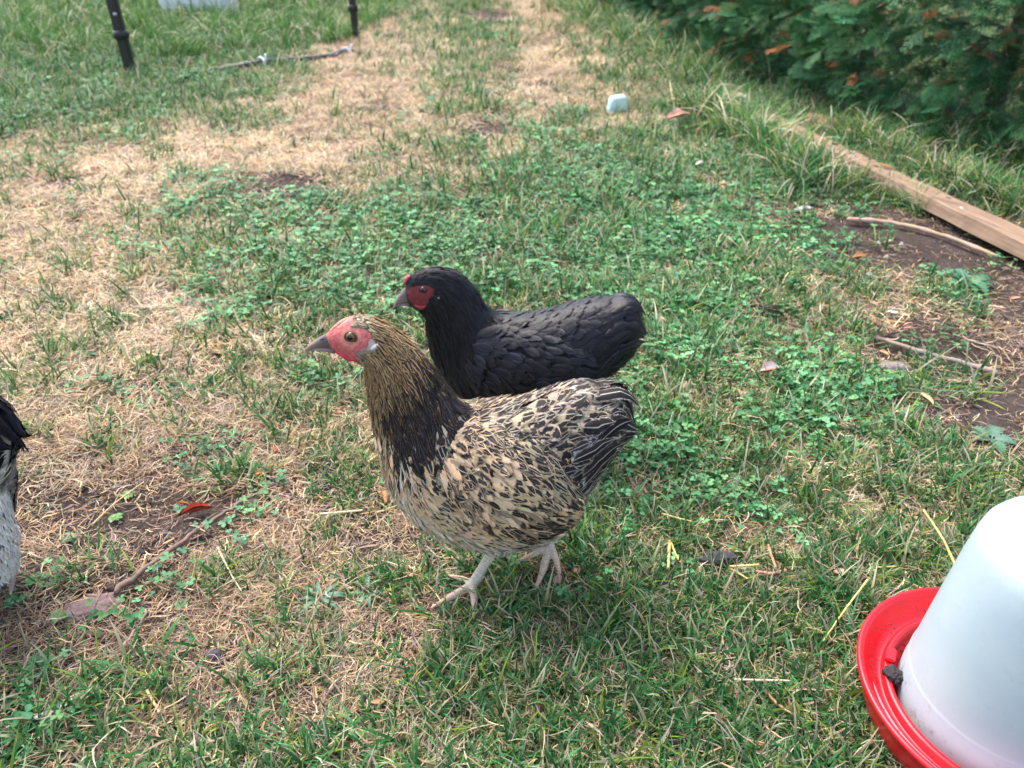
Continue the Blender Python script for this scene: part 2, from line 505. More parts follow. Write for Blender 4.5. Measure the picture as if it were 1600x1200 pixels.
def clover_clump(k):
    b = Bl()
    for i in range(12):
        a = random.uniform(0, 6.28); rr = .038 * math.sqrt(random.random()); h = random.uniform(.006, .026)
        base = np.array([rr * math.cos(a), rr * math.sin(a), 0.]); top = base + np.array([random.gauss(0, .006), random.gauss(0, .006), h])
        b.strip([base, top], [.0006, .0004], [np.array(C_A)] * 2, np.array([1., 0, 0]))
        c = jit(C_A if random.random() < .5 else C_B, .3); z = random.uniform(0, 6.28); sz = random.uniform(.004, .0085)
        for j in range(3):
            leaflet(b, top, z + j * 2.094 + random.gauss(0, .1), sz, sz * random.uniform(.85, 1.05), c * 1.12, c * .92, random.uniform(-.25, .35), random.uniform(.1, .45))
    for i in range(5):
        a = random.uniform(0, 6.28); c = jit(G_A, .3)
        b.blade((random.gauss(0, .02), random.gauss(0, .02), 0), a, random.uniform(.2, 1), random.uniform(.015, .03), .0018, .6, c * .7, c, 3)
    return b.mesh('clover_clump', M_CLOV)
def crumb_clump(k):
    b = Bl()
    for i in range(14):
        c = np.array([random.gauss(0, .02), random.gauss(0, .02), .001]); s = random.uniform(.0012, .0045)
        col = jit(random.choice([(.06, .045, .038), (.11, .08, .065), (.16, .12, .10)]), .3)
        vb = len(b.V); ring = []
        for j in range(6):
            a = j * 1.047 + random.uniform(-.3, .3); k2 = s * random.uniform(.7, 1.2)
            b.V.append(c + np.array([k2 * math.cos(a), k2 * math.sin(a), 0])); b.C.append(col)
        for j in range(6):
            a = j * 1.047 + random.uniform(-.3, .3); k2 = s * random.uniform(.35, .7)
            b.V.append(c + np.array([k2 * math.cos(a), k2 * math.sin(a), s * random.uniform(.5, 1.0)])); b.C.append(col * 1.15)
        b.V.append(c + np.array([0, 0, s * 1.0])); b.C.append(col * 1.2)
        for j in range(6):
            b.F.append((vb + j, vb + (j + 1) % 6, vb + 6 + (j + 1) % 6, vb + 6 + j))
            b.F.append((vb + 6 + j, vb + 6 + (j + 1) % 6, vb + 12, vb + 12))
    return b.mesh('crumb_clump', M_CRUMB)
def tall_clump(k, L0=.16, L1=.36, n=22, wd=.006, col=None):
    b = Bl()
    for i in range(n):
        a = random.uniform(0, 6.28); rr = .05 * math.sqrt(random.random())
        c = jit(random.choice(col or [G_A, G_A, G_B, G_B, G_Y]), .25)
        if random.random() < .1: c = jit(D_B, .2)
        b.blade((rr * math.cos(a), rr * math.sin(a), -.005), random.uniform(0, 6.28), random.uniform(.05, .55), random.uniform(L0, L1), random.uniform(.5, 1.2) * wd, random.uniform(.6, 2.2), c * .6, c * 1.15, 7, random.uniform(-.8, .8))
    return b.mesh('tall_clump', M_LEAF)

def tints(q, a=.18, warm=0, seed=0):
    n = len(q); k = 1 + rng.normal(0, a * .6, n) + (fbm(q[:, 0] * 2.5 + seed, q[:, 1] * 2.5, 3) - .5) * 1.0 * a * 2
    r = k * (1 + rng.normal(0, .06, n) + warm); return np.clip(np.stack([r, k, k * (1 + rng.normal(0, .07, n))], -1), .3, 1.9)

def age(q, t):
    """the dead grass towards the near left is older and browner"""
    p = proj(np.stack([q[:, 0], q[:, 1], 0 * q[:, 0]], -1)); f = np.clip((p[:, 1] - 520) / 300, 0, 1) * np.clip((900 - p[:, 0]) / 500, .25, 1)
    return t * (1 - f[:, None] * np.array([.48, .53, .54]))
def grow():
    # green grass
    q = sample_area(8200, 1.2)
    g = zone(GG, q[:, 0], q[:, 1]) * (1 - .93 * bare(q[:, 0], q[:, 1]))
    pn = fbm(q[:, 0] * 11, q[:, 1] * 11, 3); p = np.clip(g * 1.6 - .2 + (pn - .5) * 1.9, 0.02, 1) * np.clip(g * 2.2, 0, 1)
    q = q[rng.random(len(q)) < p * .85]
    P, rot, scl, idx = place(q, NV, .25, .55, 1.15)
    scl *= .72 + .5 * fbm(q[:, 0] * 4 + 9, q[:, 1] * 4, 2)
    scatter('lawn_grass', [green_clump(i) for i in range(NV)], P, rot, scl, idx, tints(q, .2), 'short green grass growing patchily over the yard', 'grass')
    # dry grass
    q = sample_area(3900, 1.15)
    b_ = bare(q[:, 0], q[:, 1]); d = zone(GD, q[:, 0], q[:, 1]) * (1 - .92 * b_)
    pn = fbm(q[:, 0] * 8 + 50, q[:, 1] * 8, 3); p = np.clip(d * 1.4 + (pn - .5) * 1.3, 0, 1) * np.clip(d * 1.8, 0, 1)
    q = q[rng.random(len(q)) < p]
    k_ = np.clip((proj(np.stack([q[:, 0], q[:, 1], 0 * q[:, 0]], -1))[:, 1] - 560) / 260, 0, 1) * np.clip((800 - proj(np.stack([q[:, 0], q[:, 1], 0 * q[:, 0]], -1))[:, 0]) / 300, 0, 1)
    q = q[rng.random(len(q)) > .45 * k_]
    P, rot, scl, idx = place(q, NV, .12, .7, 1.2)
    scatter('dry_grass', [dry_clump(i) for i in range(NV)], P, rot, scl, idx, age(q, tints(q, .24, .03, 5)), 'dry straw coloured grass lying flat over the worn track', 'dry grass')
    # litter and crumbs
    q = sample_area(2800, 1.5)
    q = q[rng.random(len(q)) < 1 - .85 * bare(q[:, 0], q[:, 1])]
    P, rot, scl, idx = place(q, NV, .06, .7, 1.3)
    scatter('dead_litter', [litter_clump(i) for i in range(NV)], P, rot, scl, idx, tints(q, .3, 0, 11), 'short brown bits of dead grass strewn on the soil', 'litter')
    q = sample_area(1500, 1.6, y1=3.6)
    b_ = bare(q[:, 0], q[:, 1]) + .12
    q = q[rng.random(len(q)) < b_ * 1.3]
    P, rot, scl, idx = place(q, NV, .1, .35, .95)
    scatter('soil_crumbs', [crumb_clump(i) for i in range(NV)], P, rot, scl, idx, tints(q, .3, 0, 21), 'small dark crumbs of soil on the bare patches', 'soil')
    # clover
    q = sample_area(2300, .95)
    c = zone(GC, q[:, 0], q[:, 1]) * (1 - .85 * bare(q[:, 0], q[:, 1]))
    pn = fbm(q[:, 0] * 6 + 80, q[:, 1] * 6, 3); p = np.clip(c * 1.35 - .15 + (pn - .5) * 2.6, 0, 1) * np.clip(c * 3, 0, 1)
    q = q[rng.random(len(q)) < p]
    P, rot, scl, idx = place(q, NV, .15, .7, 1.2, .25)
    scatter('clover', [clover_clump(i) for i in range(NV)], P, rot, scl, idx, tints(q, .30, .0, 31), 'low clover leaves carpeting the middle of the yard', 'clover')
grow()

# ------------------------------------------------------------------ hedge line, long grass
HL = np.array([(.95, 12.), (.72, 9.2), (1.00, 6.4), (1.12, 4.6), (1.32, 3.72), (1.64, 2.86), (2.05, 2.3), (3.3, 1.4)])
_hd = np.concatenate([[0], np.cumsum(np.hypot(*np.diff(HL, axis=0).T))])
def hline(u):
    s = u * _hd[-1]; return np.stack([np.interp(s, _hd, HL[:, 0]), np.interp(s, _hd, HL[:, 1])], -1)
def hnorm(u):
    d = hline(np.clip(u + .01, 0, 1)) - hline(np.clip(u - .01, 0, 1)); d /= np.linalg.norm(d, axis=-1, keepdims=True)
    return np.stack([d[..., 1], -d[..., 0]], -1) * 1.0     # sign fixed below
def spray(k, dead=False):
    """a flat fan of scale-leaved conifer twigs, ~12 cm long, along +X drooping"""
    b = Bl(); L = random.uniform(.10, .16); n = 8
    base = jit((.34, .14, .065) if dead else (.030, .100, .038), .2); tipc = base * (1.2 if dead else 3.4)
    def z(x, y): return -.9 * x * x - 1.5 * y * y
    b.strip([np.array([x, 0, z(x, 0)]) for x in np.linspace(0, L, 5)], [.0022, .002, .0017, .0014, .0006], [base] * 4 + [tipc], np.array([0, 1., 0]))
    for i in range(n):
        for sgn in (-1, 1):
            if random.random() < .12: continue
            x0 = L * (.12 + .8 * i / n); l = (L * .50) * (1 - (i / n) * .72) * random.uniform(.75, 1.1); a = sgn * random.uniform(.55, .8)
            d = np.array([math.cos(a), math.sin(a)]); sd_ = np.array([-d[1], d[0], 0.]); p0 = np.array([x0, 0])
            lift = random.gauss(0, .12)
            pts = [np.array([*(p0 + d * l * f), z(*(p0 + d * l * f)) + lift * l * f]) for f in (0, .5, 1)]
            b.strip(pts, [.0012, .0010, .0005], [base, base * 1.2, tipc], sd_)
            m = max(2, int(l / .010))
            for j in range(m):
                for s2 in (-1, 1):
                    f = (j + .5) / m; q = p0 + d * l * f; a2 = a + s2 * .65; l2 = .017 * (1 - f * .45) * random.uniform(.7, 1.2)
                    e = q + np.array([math.cos(a2), math.sin(a2)]) * l2
                    zz = lift * l * f
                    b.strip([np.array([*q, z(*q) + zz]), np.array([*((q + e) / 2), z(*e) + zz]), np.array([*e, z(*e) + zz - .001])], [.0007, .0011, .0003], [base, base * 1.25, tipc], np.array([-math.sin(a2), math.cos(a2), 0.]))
    return b.mesh('spray', M_NEEDLE)

def tube(pts, rad, ring=8, name='tube', col=(.2, .15, .1), closed=True):
    """tube along pts -> V,F"""
    pts = np.asarray(pts, float); n = len(pts)
    T = np.gradient(pts, axis=0); T /= np.linalg.norm(T, axis=1)[:, None] + 1e-12
    ref = np.array([.13, .21, .97]); V = []
    a = np.linspace(0, 2 * np.pi, ring, endpoint=False)
    for i in range(n):
        u = np.cross(T[i], ref); u /= np.linalg.norm(u) + 1e-12; v = np.cross(T[i], u)
        V.append(pts[i] + rad[i] * (np.cos(a)[:, None] * u + np.sin(a)[:, None] * v))
    V = np.concatenate(V + [pts[:1], pts[-1:]])
    Fq = []
    for i in range(n - 1):
        for j in range(ring):
            k = (j + 1) % ring; Fq.append((i * ring + j, i * ring + k, (i + 1) * ring + k, (i + 1) * ring + j))
    F3 = []
    for j in range(ring):
        k = (j + 1) % ring; F3.append((n * ring, k, j)); F3.append((n * ring + 1, (n - 1) * ring + j, (n - 1) * ring + k))
    return V, Fq, F3
def py_mesh(name, V, F, cols=None, smooth=True):
    me = bpy.data.meshes.new(name); me.from_pydata([tuple(map(float, v)) for v in V], [], [tuple(map(int, f)) for f in F])
    if cols is not None:
        at = me.attributes.new('col', 'FLOAT_COLOR', 'POINT'); C = np.ones((len(V), 4), np.float32); C[:, :3] = cols; at.data.foreach_set('color', C.ravel())
    me.polygons.foreach_set('use_smooth', np.full(len(me.polygons), smooth))
    return me
def smooth_path(P, n):
    P = np.asarray(P, float); m = len(P)
    t = np.linspace(0, m - 1, n); i = np.clip(t.astype(int), 0, m - 2); f = (t - i)[:, None] if P.ndim == 2 else t - i
    p0 = P[np.clip(i - 1, 0, m - 1)]; p1 = P[i]; p2 = P[i + 1]; p3 = P[np.clip(i + 2, 0, m - 1)]
    return .5 * ((2 * p1) + (-p0 + p2) * f + (2 * p0 - 5 * p1 + 4 * p2 - p3) * f ** 2 + (-p0 + 3 * p1 - 3 * p2 + p3) * f ** 3)

def hedge():
    h = empty('conifer_hedge', (1.72, 3.75, 0)); tag(h, 'dense green conifer hedge with brown dead sprays behind the timber board', 'hedge')
    base = np.array([1.72, 3.75, 0])
    # trunks and low branches
    for i in range(13):
        u = .12 + .8 * i / 12 + random.uniform(-.02, .02); p = hline(np.array(u)); nn = np.array([1., .45]) / math.hypot(1, .45)
        q = p + nn * random.uniform(.42, .6)
        pts = np.array([(q[0], q[1], -.03), (q[0] + random.gauss(0, .02), q[1], .5), (q[0] + random.gauss(0, .04), q[1], 1.0), (q[0], q[1], 1.7)])
        pts = smooth_path(pts, 9); r = np.linspace(.042, .018, 9) * random.uniform(.8, 1.2)
        V, Fq, F3 = tube(pts - base, r, 10); col = np.array([jit((.13, .085, .06), .2)] * len(V))
        t = obj('trunk', py_mesh('trunk', V, Fq + F3, col), M_TWIG, h)
        VV = []; FF = []
        for j in range(9):
            z0 = random.uniform(.12, 1.3); a = random.uniform(2.2, 4.6)
            L = random.uniform(.3, .6); e = np.array([math.cos(a), math.sin(a) * .9])
            pp = np.array([(q[0], q[1], z0), (q[0] + e[0] * L * .5, q[1] + e[1] * L * .5, z0 + .06), (q[0] + e[0] * L, q[1] + e[1] * L, z0 - .03)])
            pp = smooth_path(pp, 7); pp[1:] += np.random.default_rng(i * 9 + j).normal(0, .008, (6, 3))
            V, Fq, F3 = tube(pp - base, np.linspace(.009, .002, 7), 6); o = len(VV); VV += list(V); FF += [tuple(x + o for x in f) for f in Fq + F3]
        obj('branches', py_mesh('branches', VV, FF, np.array([jit((.17, .12, .09), .2)] * len(VV))), M_TWIG, h)['kind'] = 'stuff'
    def fol(name, n, protos, umin, umax, zlo, zhi, dlo, dhi, zpow, tintf, smin, smax, seed):
        r = np.random.default_rng(seed)
        u = r.uniform(umin, umax, n); z = zlo + (zhi - zlo) * r.random(n) ** zpow
        p = hline(u); nn = np.array([.912, .41])
        lump = (fbm(u * 75, z * 7, 3) - .5) * .62 + .10 * np.clip(.35 - z, 0, 1)
        d = r.uniform(dlo, dhi, n) + lump
        P = np.stack([p[:, 0] + nn[0] * d, p[:, 1] + nn[1] * d, z], -1)
        az = np.arctan2(-nn[1], -nn[0]) + r.normal(0, .75, n)
        rot = np.stack([r.normal(0, .5, n), r.normal(.05, .38, n), az], -1)
        P[:, 2] += .02 * np.sin(u * 300)
        scl = r.uniform(smin, smax, n)
        k = 1 + r.normal(0, .16, n) + (fbm(u * 90, z * 7, 2) - .5) * .7
        t = np.clip(np.stack([k * (1 + r.normal(0, .08, n)), k, k * (1 + r.normal(0, .08, n))], -1), .35, 1.8)
        o = scatter(name, protos, P - base, rot, scl, r.integers(0, len(protos), n), t, None, None)
        o.parent = h; o['kind'] = 'stuff'; return o
    live = [spray(i) for i in range(6)]; dead = [spray(i, True) for i in range(3)]
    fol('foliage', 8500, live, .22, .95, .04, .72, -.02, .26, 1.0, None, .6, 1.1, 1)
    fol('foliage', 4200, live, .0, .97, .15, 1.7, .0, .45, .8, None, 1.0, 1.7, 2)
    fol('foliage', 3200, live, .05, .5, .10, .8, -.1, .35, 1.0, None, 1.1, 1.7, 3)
    fol('dead_foliage', 750, dead, .4, .95, .12, 1.0, -.04, .2, 1.0, None, .5, 1.0, 4)
hedge()

def long_grass():
    T = [tall_clump(i) for i in range(6)]
    # (photo px polyline, half width m, clumps, scale) : where long grass stands
    runs = [([(905, 0), (960, 45), (1050, 90), (1110, 118), (1160, 142)], .20, 250, .8, 'x'),
            ([(1090, 175), (1155, 222), (1225, 268), (1300, 312)], .08, 105, .72, 'x'),
            ([(1300, 205), (1400, 250), (1500, 300), (1640, 350), (1750, 420)], .07, 170, .52, 'x'),
            ([(1380, 190), (1500, 235), (1650, 280), (1800, 330)], .14, 170, .58, None),
            ([(1345, 300), (1400, 318), (1445, 335)], .04, 18, .42, None),
            ([(870, 0), (905, 25), (880, 60)], .2, 26, .9, None)]
    P = []; S = []; TT = []
    for pl, hw, n, sc, lb in runs:
        g = np.array([gnd(*p)[:2] for p in pl]); s = np.concatenate([[0], np.cumsum(np.hypot(*np.diff(g, axis=0).T))])
        u = rng.uniform(0, s[-1], n); x = np.interp(u, s, g[:, 0]) + rng.normal(0, hw * .55, n); y = np.interp(u, s, g[:, 1]) + rng.normal(0, hw * .55, n)
        P.append(np.stack([x, y, gh(x, y)], -1)); S.append(rng.uniform(.6, 1.1, n) * sc); TT.append(tints(P[-1], .18))
    P = np.concatenate(P); n = len(P)
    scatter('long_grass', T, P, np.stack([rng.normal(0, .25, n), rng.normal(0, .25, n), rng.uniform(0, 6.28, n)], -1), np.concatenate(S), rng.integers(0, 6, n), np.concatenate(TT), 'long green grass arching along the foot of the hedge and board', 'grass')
    # top left: long lawn behind the black posts
    n = 2600
    x = rng.uniform(-7.2, -.85, n); y = rng.uniform(4.55, 10.5, n)
    edge = 4.75 + .33 * np.clip(x + 2.2, 0, 3) + .9 * np.clip(x + 1.5, 0, 3) + (fbm(x * 2, y * 2, 2) - .5) * .5
    k = (y > edge) & (x < -1.05 + (fbm(y * 3, x, 2) - .5) * .3); x = x[k]; y = y[k]; n = len(x)
    P = np.stack([x, y, gh(x, y)], -1)
    T2 = [tall_clump(i, .08, .22, 26, .005, [(.045, .155, .028), (.07, .20, .04), (.05, .17, .05), (.13, .24, .05)]) for i in range(4)]
    t = tints(P, .2); lit = np.clip((y - 7.9) / .5, 0, 1)[:, None]; t = t * (1 - lit) + lit * t * np.array([2.6, 1.9, .8])  # sunlight painted into the tint: far grass turned brighter and yellower
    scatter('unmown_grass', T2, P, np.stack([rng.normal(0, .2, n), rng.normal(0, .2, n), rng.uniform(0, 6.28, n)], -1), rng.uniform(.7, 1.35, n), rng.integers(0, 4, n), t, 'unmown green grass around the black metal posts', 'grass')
long_grass()

# ------------------------------------------------------------------ timber board, offcut
def grain_wood(name, c0, c1, scale=(60, 4, 60)):
    m = NT(name)
    mp = m.n('Mapping'); m.l(m.coord(), mp.inputs[0]); mp.inputs['Scale'].default_value = scale
    n = m.noise(1.0, 6, .65, mp.outputs[0]); n2 = m.noise(9, 4); 
    c = m.mix(m.step(n, .3, .7), c0, c1)
    c = m.mix(m.math('MULTIPLY', m.step(n2, .55, .75), .55), c, (.13, .085, .055))
    m.set(Base_Color=c, Roughness=.8, Specular_IOR_Level=.2)
    m.bump(n, .6, .0015)
    return m.m
def plank(name, a, b, wd, th, tilt, mat, parent=None, zc=.03, seg=40, seedv=0):
    """a plank from a to b (ground xy); local X along it"""
    a = np.array(a); b = np.array(b); L = np.hypot(*(b - a)); ang = math.atan2(b[1] - a[1], b[0] - a[0])
    V = []; F = []
    sec = [(-.5, -.5), (-.5, .42), (-.46, .5), (.46, .5), (.5, .42), (.5, -.5)]
    for i in range(seg + 1):
        x = L * (i / seg - .5)
        for (p, q) in sec:
            wob = (float(vnoise(x * 9 + seedv, p * 3 + q)) - .5) * .004
            V.append((x + (float(vnoise(p * 9, q * 5 + seedv)) - .5) * .012 * (i in (0, seg)), p * wd + wob, q * th + wob * .6 + .004 * math.sin(x * 2.1)))
    k = len(sec)
    for i in range(seg):
        for j in range(k):
            F.append((i * k + j, (i + 1) * k + j, (i + 1) * k + (j + 1) % k, i * k + (j + 1) % k))
    F.append(tuple(range(k))[::-1]); F.append(tuple(seg * k + j for j in range(k)))
    me = py_mesh(name, V, F, None, False)
    o = obj(name, me, mat, parent, (float((a[0] + b[0]) / 2), float((a[1] + b[1]) / 2), zc))
    o.rotation_euler = (tilt, 0, ang)
    return o
def boards():
    m = grain_wood('weathered_wood', (.22, .145, .10), (.36, .25, .175), (5, 60, 60))
    a = gnd(1195, 176, .05)[:2]; b0 = gnd(1603, 374, .05)[:2]; d = (b0 - a) / np.linalg.norm(b0 - a)
    b = b0 + d * .55
    o = plank('timber_board', a, b, .115, .038, R(-9), m, zc=.034, seg=60)
    tag(o, 'long weathered timber board edging the soil below the hedge', 'board')
    # knots and nail heads
    km = NT('knot_wood'); km.set(Base_Color=(.10, .055, .035), Roughness=.8)
    nm = NT('nail_steel'); nm.set(Base_Color=(.55, .56, .58), Roughness=.4, Metallic=.8)
    L = np.linalg.norm(b - a)
    for fx, fy, r, mt, nmz in ((.25, .2, .010, km, 'knot'), (.40, -.1, .008, km, 'knot'), (.56, .18, .007, km, 'knot'), (.61, -.1, .011, nm, 'nail'), (.34, -.15, .007, nm, 'nail'), (.76, .1, .007, km, 'knot')):
        V, Fq, F3 = tube([(0, 0, .016), (0, 0, .0195), (0, 0, .0202)], [r, r * .95, r * .5], 12)
        V[:, 0] *= 1.5 if nmz == 'knot' else 1
        V = V + np.array([L * (fx - .5), fy * .1, 0.001])
        k = obj(nmz, py_mesh(nmz, V, Fq + F3), mt.m, o)
    q0 = gnd(1252, 190, .02)[:2]; q1 = gnd(1335, 206, .02)[:2]
    m2 = grain_wood('old_offcut_wood', (.13, .075, .05), (.27, .18, .125), (8, 50, 50))
    o2 = plank('wood_offcut', q0, q1, .13, .05, R(14), m2, zc=.018, seg=30, seedv=9)
    for v in o2.data.vertices:                      # rotten, broken outline
        k = float(fbm(v.co.x * 14 + 3, v.co.y * 20 + v.co.z * 9, 3)) - .5
        v.co.y *= 1 + k * .9; v.co.z += k * .03 - .5 * abs(v.co.x) ** 2; v.co.x *= 1 + .25 * (float(vnoise(v.co.y * 40, 3)) - .5)
    tag(o2, 'short broken brown wood offcut lying behind the far end of the board', 'wood')
boards()

# ------------------------------------------------------------------ sticks, straws
def stick(name, pix, r0, r1, col, label, cat, group=None, z=.006, wob=.0015, knots=0, zs=None):
    g = []
    for i, p in enumerate(pix):
        zz = (zs[i] if zs else z)
        q = gnd(*p, zz); q[2] = zz + .003 + float(gh(q[0], q[1])); g.append(q)
    n = max(12, 6 * len(pix)); P = smooth_path(g, n)
    r = np.linspace(r0, r1, n) * (1 + np.random.default_rng(len(pix) + int(pix[0][0])).normal(0, .07, n))
    P[1:-1] += np.random.default_rng(int(pix[0][0])).normal(0, wob, (n - 2, 3)) * np.array([1, 1, .4])
    for k in range(knots):
        i = int((k + .7) / (knots + .4) * n); r[min(i, n - 1)] *= 1.45
    V, Fq, F3 = tube(P, r, 8)
    base = P[0].copy(); base[2] = 0
    c = np.repeat(np.array([jit(col, .12) for _ in range(n)]), 8, 0); c = np.concatenate([c, [col, col]])
    o = obj(name, py_mesh(name, V - base, Fq + F3, c), M_TWIG, None, base)
    tag(o, label, cat, group); return o
def stick_straw(pix, r0, r1, col, label, cat, group=None, z=.006, wob=0, **k):
    stick('straw', pix, r0, r1, col, label, cat, group, z, .00012, **k)
TW = 'sticks and twigs lying about the yard'
BR, GB, TN, YL = (.17, .115, .085), (.26, .20, .16), (.46, .33, .22), (.68, .50, .20)
stick('twig', [(181, 928), (232, 889), (300, 836), (352, 800), (396, 770)], .0042, .0024, (.20, .14, .11), 'long brown twig lying slantwise left of the speckled hen', 'twig', TW, .009)
stick('cane', [(1323, 345), (1400, 353), (1480, 375), (1560, 403)], .0062, .0048, (.42, .30, .21), 'tan cane curving across bare soil just in front of the board', 'cane', TW, .012, .001, 3)
stick('twig', [(1366, 531), (1440, 556), (1520, 577), (1556, 589)], .0036, .0062, (.30, .23, .19), 'grey brown twig with a knobbly end on dark soil at the right', 'twig', TW, .010, .0012, 2)
stick('twig', [(478, 602), (520, 596), (566, 587)], .0022, .0028, (.48, .38, .27), 'pale twig lying just behind the speckled hen\'s breast', 'twig', TW, .009)
stick('twig', [(533, 628), (556, 615), (576, 604)], .0018, .0022, (.26, .19, .17), 'thin grey twig touching the speckled hen\'s neck outline', 'twig', TW, .009)
stick('twig', [(1500, 532), (1535, 541), (1560, 545)], .0018, .0012, (.50, .40, .30), 'short pale twig on soil behind the knobbly twig', 'twig', TW, .009)
stick('twig', [(196, 1018), (215, 985), (232, 955)], .0022, .0014, (.33, .24, .19), 'short brown twig standing in the litter below the purple stone', 'twig', TW, .012)
SG = 'pieces of straw dropped around the drinker and hens'
stick_straw([(145, 822), (178, 790), (226, 755)], .0013, .001, (.52, .40, .22), 'thin straw crossing bare ground above the long brown twig', 'straw', SG, .010, .0006)
stick_straw([(500, 803), (530, 801), (567, 799)], .0018, .0016, (.66, .58, .40), 'cream straw stub below the speckled hen\'s breast', 'straw', SG, .010, .0004)
stick_straw([(1046, 847), (1045, 868), (1044, 890)], .0022, .002, YL, 'upright yellow straw piece, thicker one of the pair', 'straw', SG, .016, .0004)
stick_straw([(1049, 850), (1055, 866), (1063, 880)], .0015, .0012, YL, 'thinner yellow straw leaning beside the thicker upright piece', 'straw', SG, .018, .0004)
stick_straw([(1035, 803), (1058, 809), (1082, 816)], .0014, .001, YL, 'yellow straw piece lying above the straw pair', 'straw', SG, .018, .0004)
stick_straw([(1139, 886), (1162, 885), (1186, 883)], .0017, .0017, YL, 'yellow straw piece lying level beside the dark dropping', 'straw', SG, .020, .0003)
stick_straw([(1141, 889), (1155, 897), (1168, 905)], .0014, .0012, YL, 'yellow straw piece slanting down from the dark dropping', 'straw', SG, .018, .0003)
stick_straw([(1201, 850), (1206, 869), (1212, 888)], .0016, .0018, (.45, .24, .12), 'reddish brown stalk piece right of the dark dropping', 'straw', SG, .018, .0003)
stick_straw([(1181, 893), (1205, 897), (1228, 892)], .0022, .0028, (.40, .22, .15), 'brown bark strip lying below the reddish stalk', 'straw', SG, .014, .0006)
stick_straw([(1363, 884), (1382, 883), (1402, 882)], .0012, .001, YL, 'short thin yellow straw behind the drinker\'s red tray', 'straw', SG, .020, .0003)
stick_straw([(1357, 903), (1322, 950), (1286, 1002)], .0014, .0009, (.62, .52, .20), 'long yellow straw leaning in the grass left of the drinker', 'straw', SG, zs=[.045, .03, .012], wob=.0008)
stick_straw([(1443, 796), (1475, 845), (1502, 908)], .0014, .0019, (.60, .45, .18), 'long yellow straw leaning against the drinker\'s white container', 'straw', SG, zs=[.05, .04, .022], wob=.0006)
stick_straw([(1148, 1060), (1190, 1061), (1235, 1062)], .0014, .0012, (.60, .50, .35), 'pale dry stem lying in the grass at the bottom', 'straw', SG, .022, .0006)
stick_straw([(231, 1083), (241, 1100), (251, 1118)], .0017, .0015, (.60, .40, .24), 'short tan straw near the bottom left of the yard', 'straw', SG, .010, .0003)
stick_straw([(1194, 1075), (1218, 1100), (1245, 1118)], .0018, .001, (.52, .30, .17), 'brown pointed stem below the pale dry stem', 'straw', SG, .020, .0005)
stick_straw([(576, 725), (586, 718), (594, 712)], .0018, .0016, YL, 'yellow straw bit tucked under the speckled hen\'s breast', 'straw', SG, .014, .0003)
stick_straw([(340, 855), (362, 900), (378, 925)], .0016, .0008, (.50, .42, .28), 'faded grass stalk right of the long brown twig', 'straw', SG, .012, .0008)

# ------------------------------------------------------------------ leaves, stones, droppings, small rubbish
def curled_leaf(px, py, L, W, az, curl, col, label, z=.008, col2=None, cat='leaf', group='dead leaves scattered over the yard', mat=None, lob=0.0, name='dead_leaf'):
    nl, nw = 12, 7; V = []; C = []; r = np.random.default_rng(int(px * 7 + py))
    ph = r.uniform(0, 6)
    for i in range(nl + 1):
        f = i / nl; wv = math.sin(math.pi * min(1, f * .97 + .03)) ** .75 * (1 + lob * math.sin(f * 16 + ph))
        for j in range(nw):
            g = j / (nw - 1) * 2 - 1
            x = (f - .5) * L; y = g * W * .5 * wv
            zz = curl * (g * g) * W * .5 * wv + .12 * L * math.sin(f * 3.1 + ph) * .5 - abs(g) * .0 + (.0012 if abs(g) < .1 else 0) + float(vnoise(f * 5 + px, g * 3)) * .1 * W
            V.append((x, y * (1 - .35 * curl * abs(g)), zz)); C.append(np.array(col2 if (col2 and g > .15) else col) * r.uniform(.8, 1.2))
    F = [(i * nw + j, (i + 1) * nw + j, (i + 1) * nw + j + 1, i * nw + j + 1) for i in range(nl) for j in range(nw - 1)]
    # give it thickness
    n = len(V); Nn = [(v[0], v[1], v[2] - .0006) for v in V]; F2 = [tuple(n + k for k in f[::-1]) for f in F]
    rim = [i * nw for i in range(nl + 1)] + [nl * nw + j for j in range(1, nw)] + [i * nw + nw - 1 for i in range(nl - 1, -1, -1)] + [j for j in range(nw - 2, 0, -1)]
    F3 = [(rim[k], rim[(k + 1) % len(rim)], rim[(k + 1) % len(rim)] + n, rim[k] + n) for k in range(len(rim))]
    me = py_mesh(name, V + Nn, F + F2 + F3, np.array(C + C))
    q = gnd(px, py, z); q[2] = z + float(gh(q[0], q[1]))
    o = obj(name, me, mat or M_DEAD, None, tuple(q)); o.rotation_euler = (r.normal(0, .15), r.normal(0, .15), az)
    tag(o, label, cat, group); return o
curled_leaf(306, 797, .040, .022, R(25), 1.0, (.42, .07, .04), 'red curled leaf at the upper end of the long brown twig')
curled_leaf(284, 783, .018, .007, R(0), .8, (.48, .16, .05), 'small orange leaf shred beside the red curled leaf')
curled_leaf(405, 738, .016, .012, R(50), .5, (.72, .26, .10), 'small orange leaf on bare ground left of the speckled hen')
curled_leaf(430, 698, .014, .011, R(120), .5, (.55, .15, .07), 'small reddish leaf just above the small orange leaf')
curled_leaf(529, 641, .015, .011, R(10), .4, (.62, .22, .16), 'pinkish red leaf in front of the speckled hen\'s neck')
curled_leaf(152, 401, .03, .018, R(10), .6, (.62, .13, .08), 'bright red leaf in the dry grass at the far left')
curled_leaf(140, 378, .035, .02, R(40), .6, (.66, .32, .16), 'orange brown leaf behind the bright red leaf')
curled_leaf(1203, 582, .042, .030, R(15), .7, (.36, .14, .07), 'brown curled leaf with a white edge in the green grass', .02, (.60, .55, .50))
curled_leaf(1343, 402, .045, .024, R(20), .7, (.52, .27, .11), 'orange brown leaf on the soil in front of the tan cane', .016)
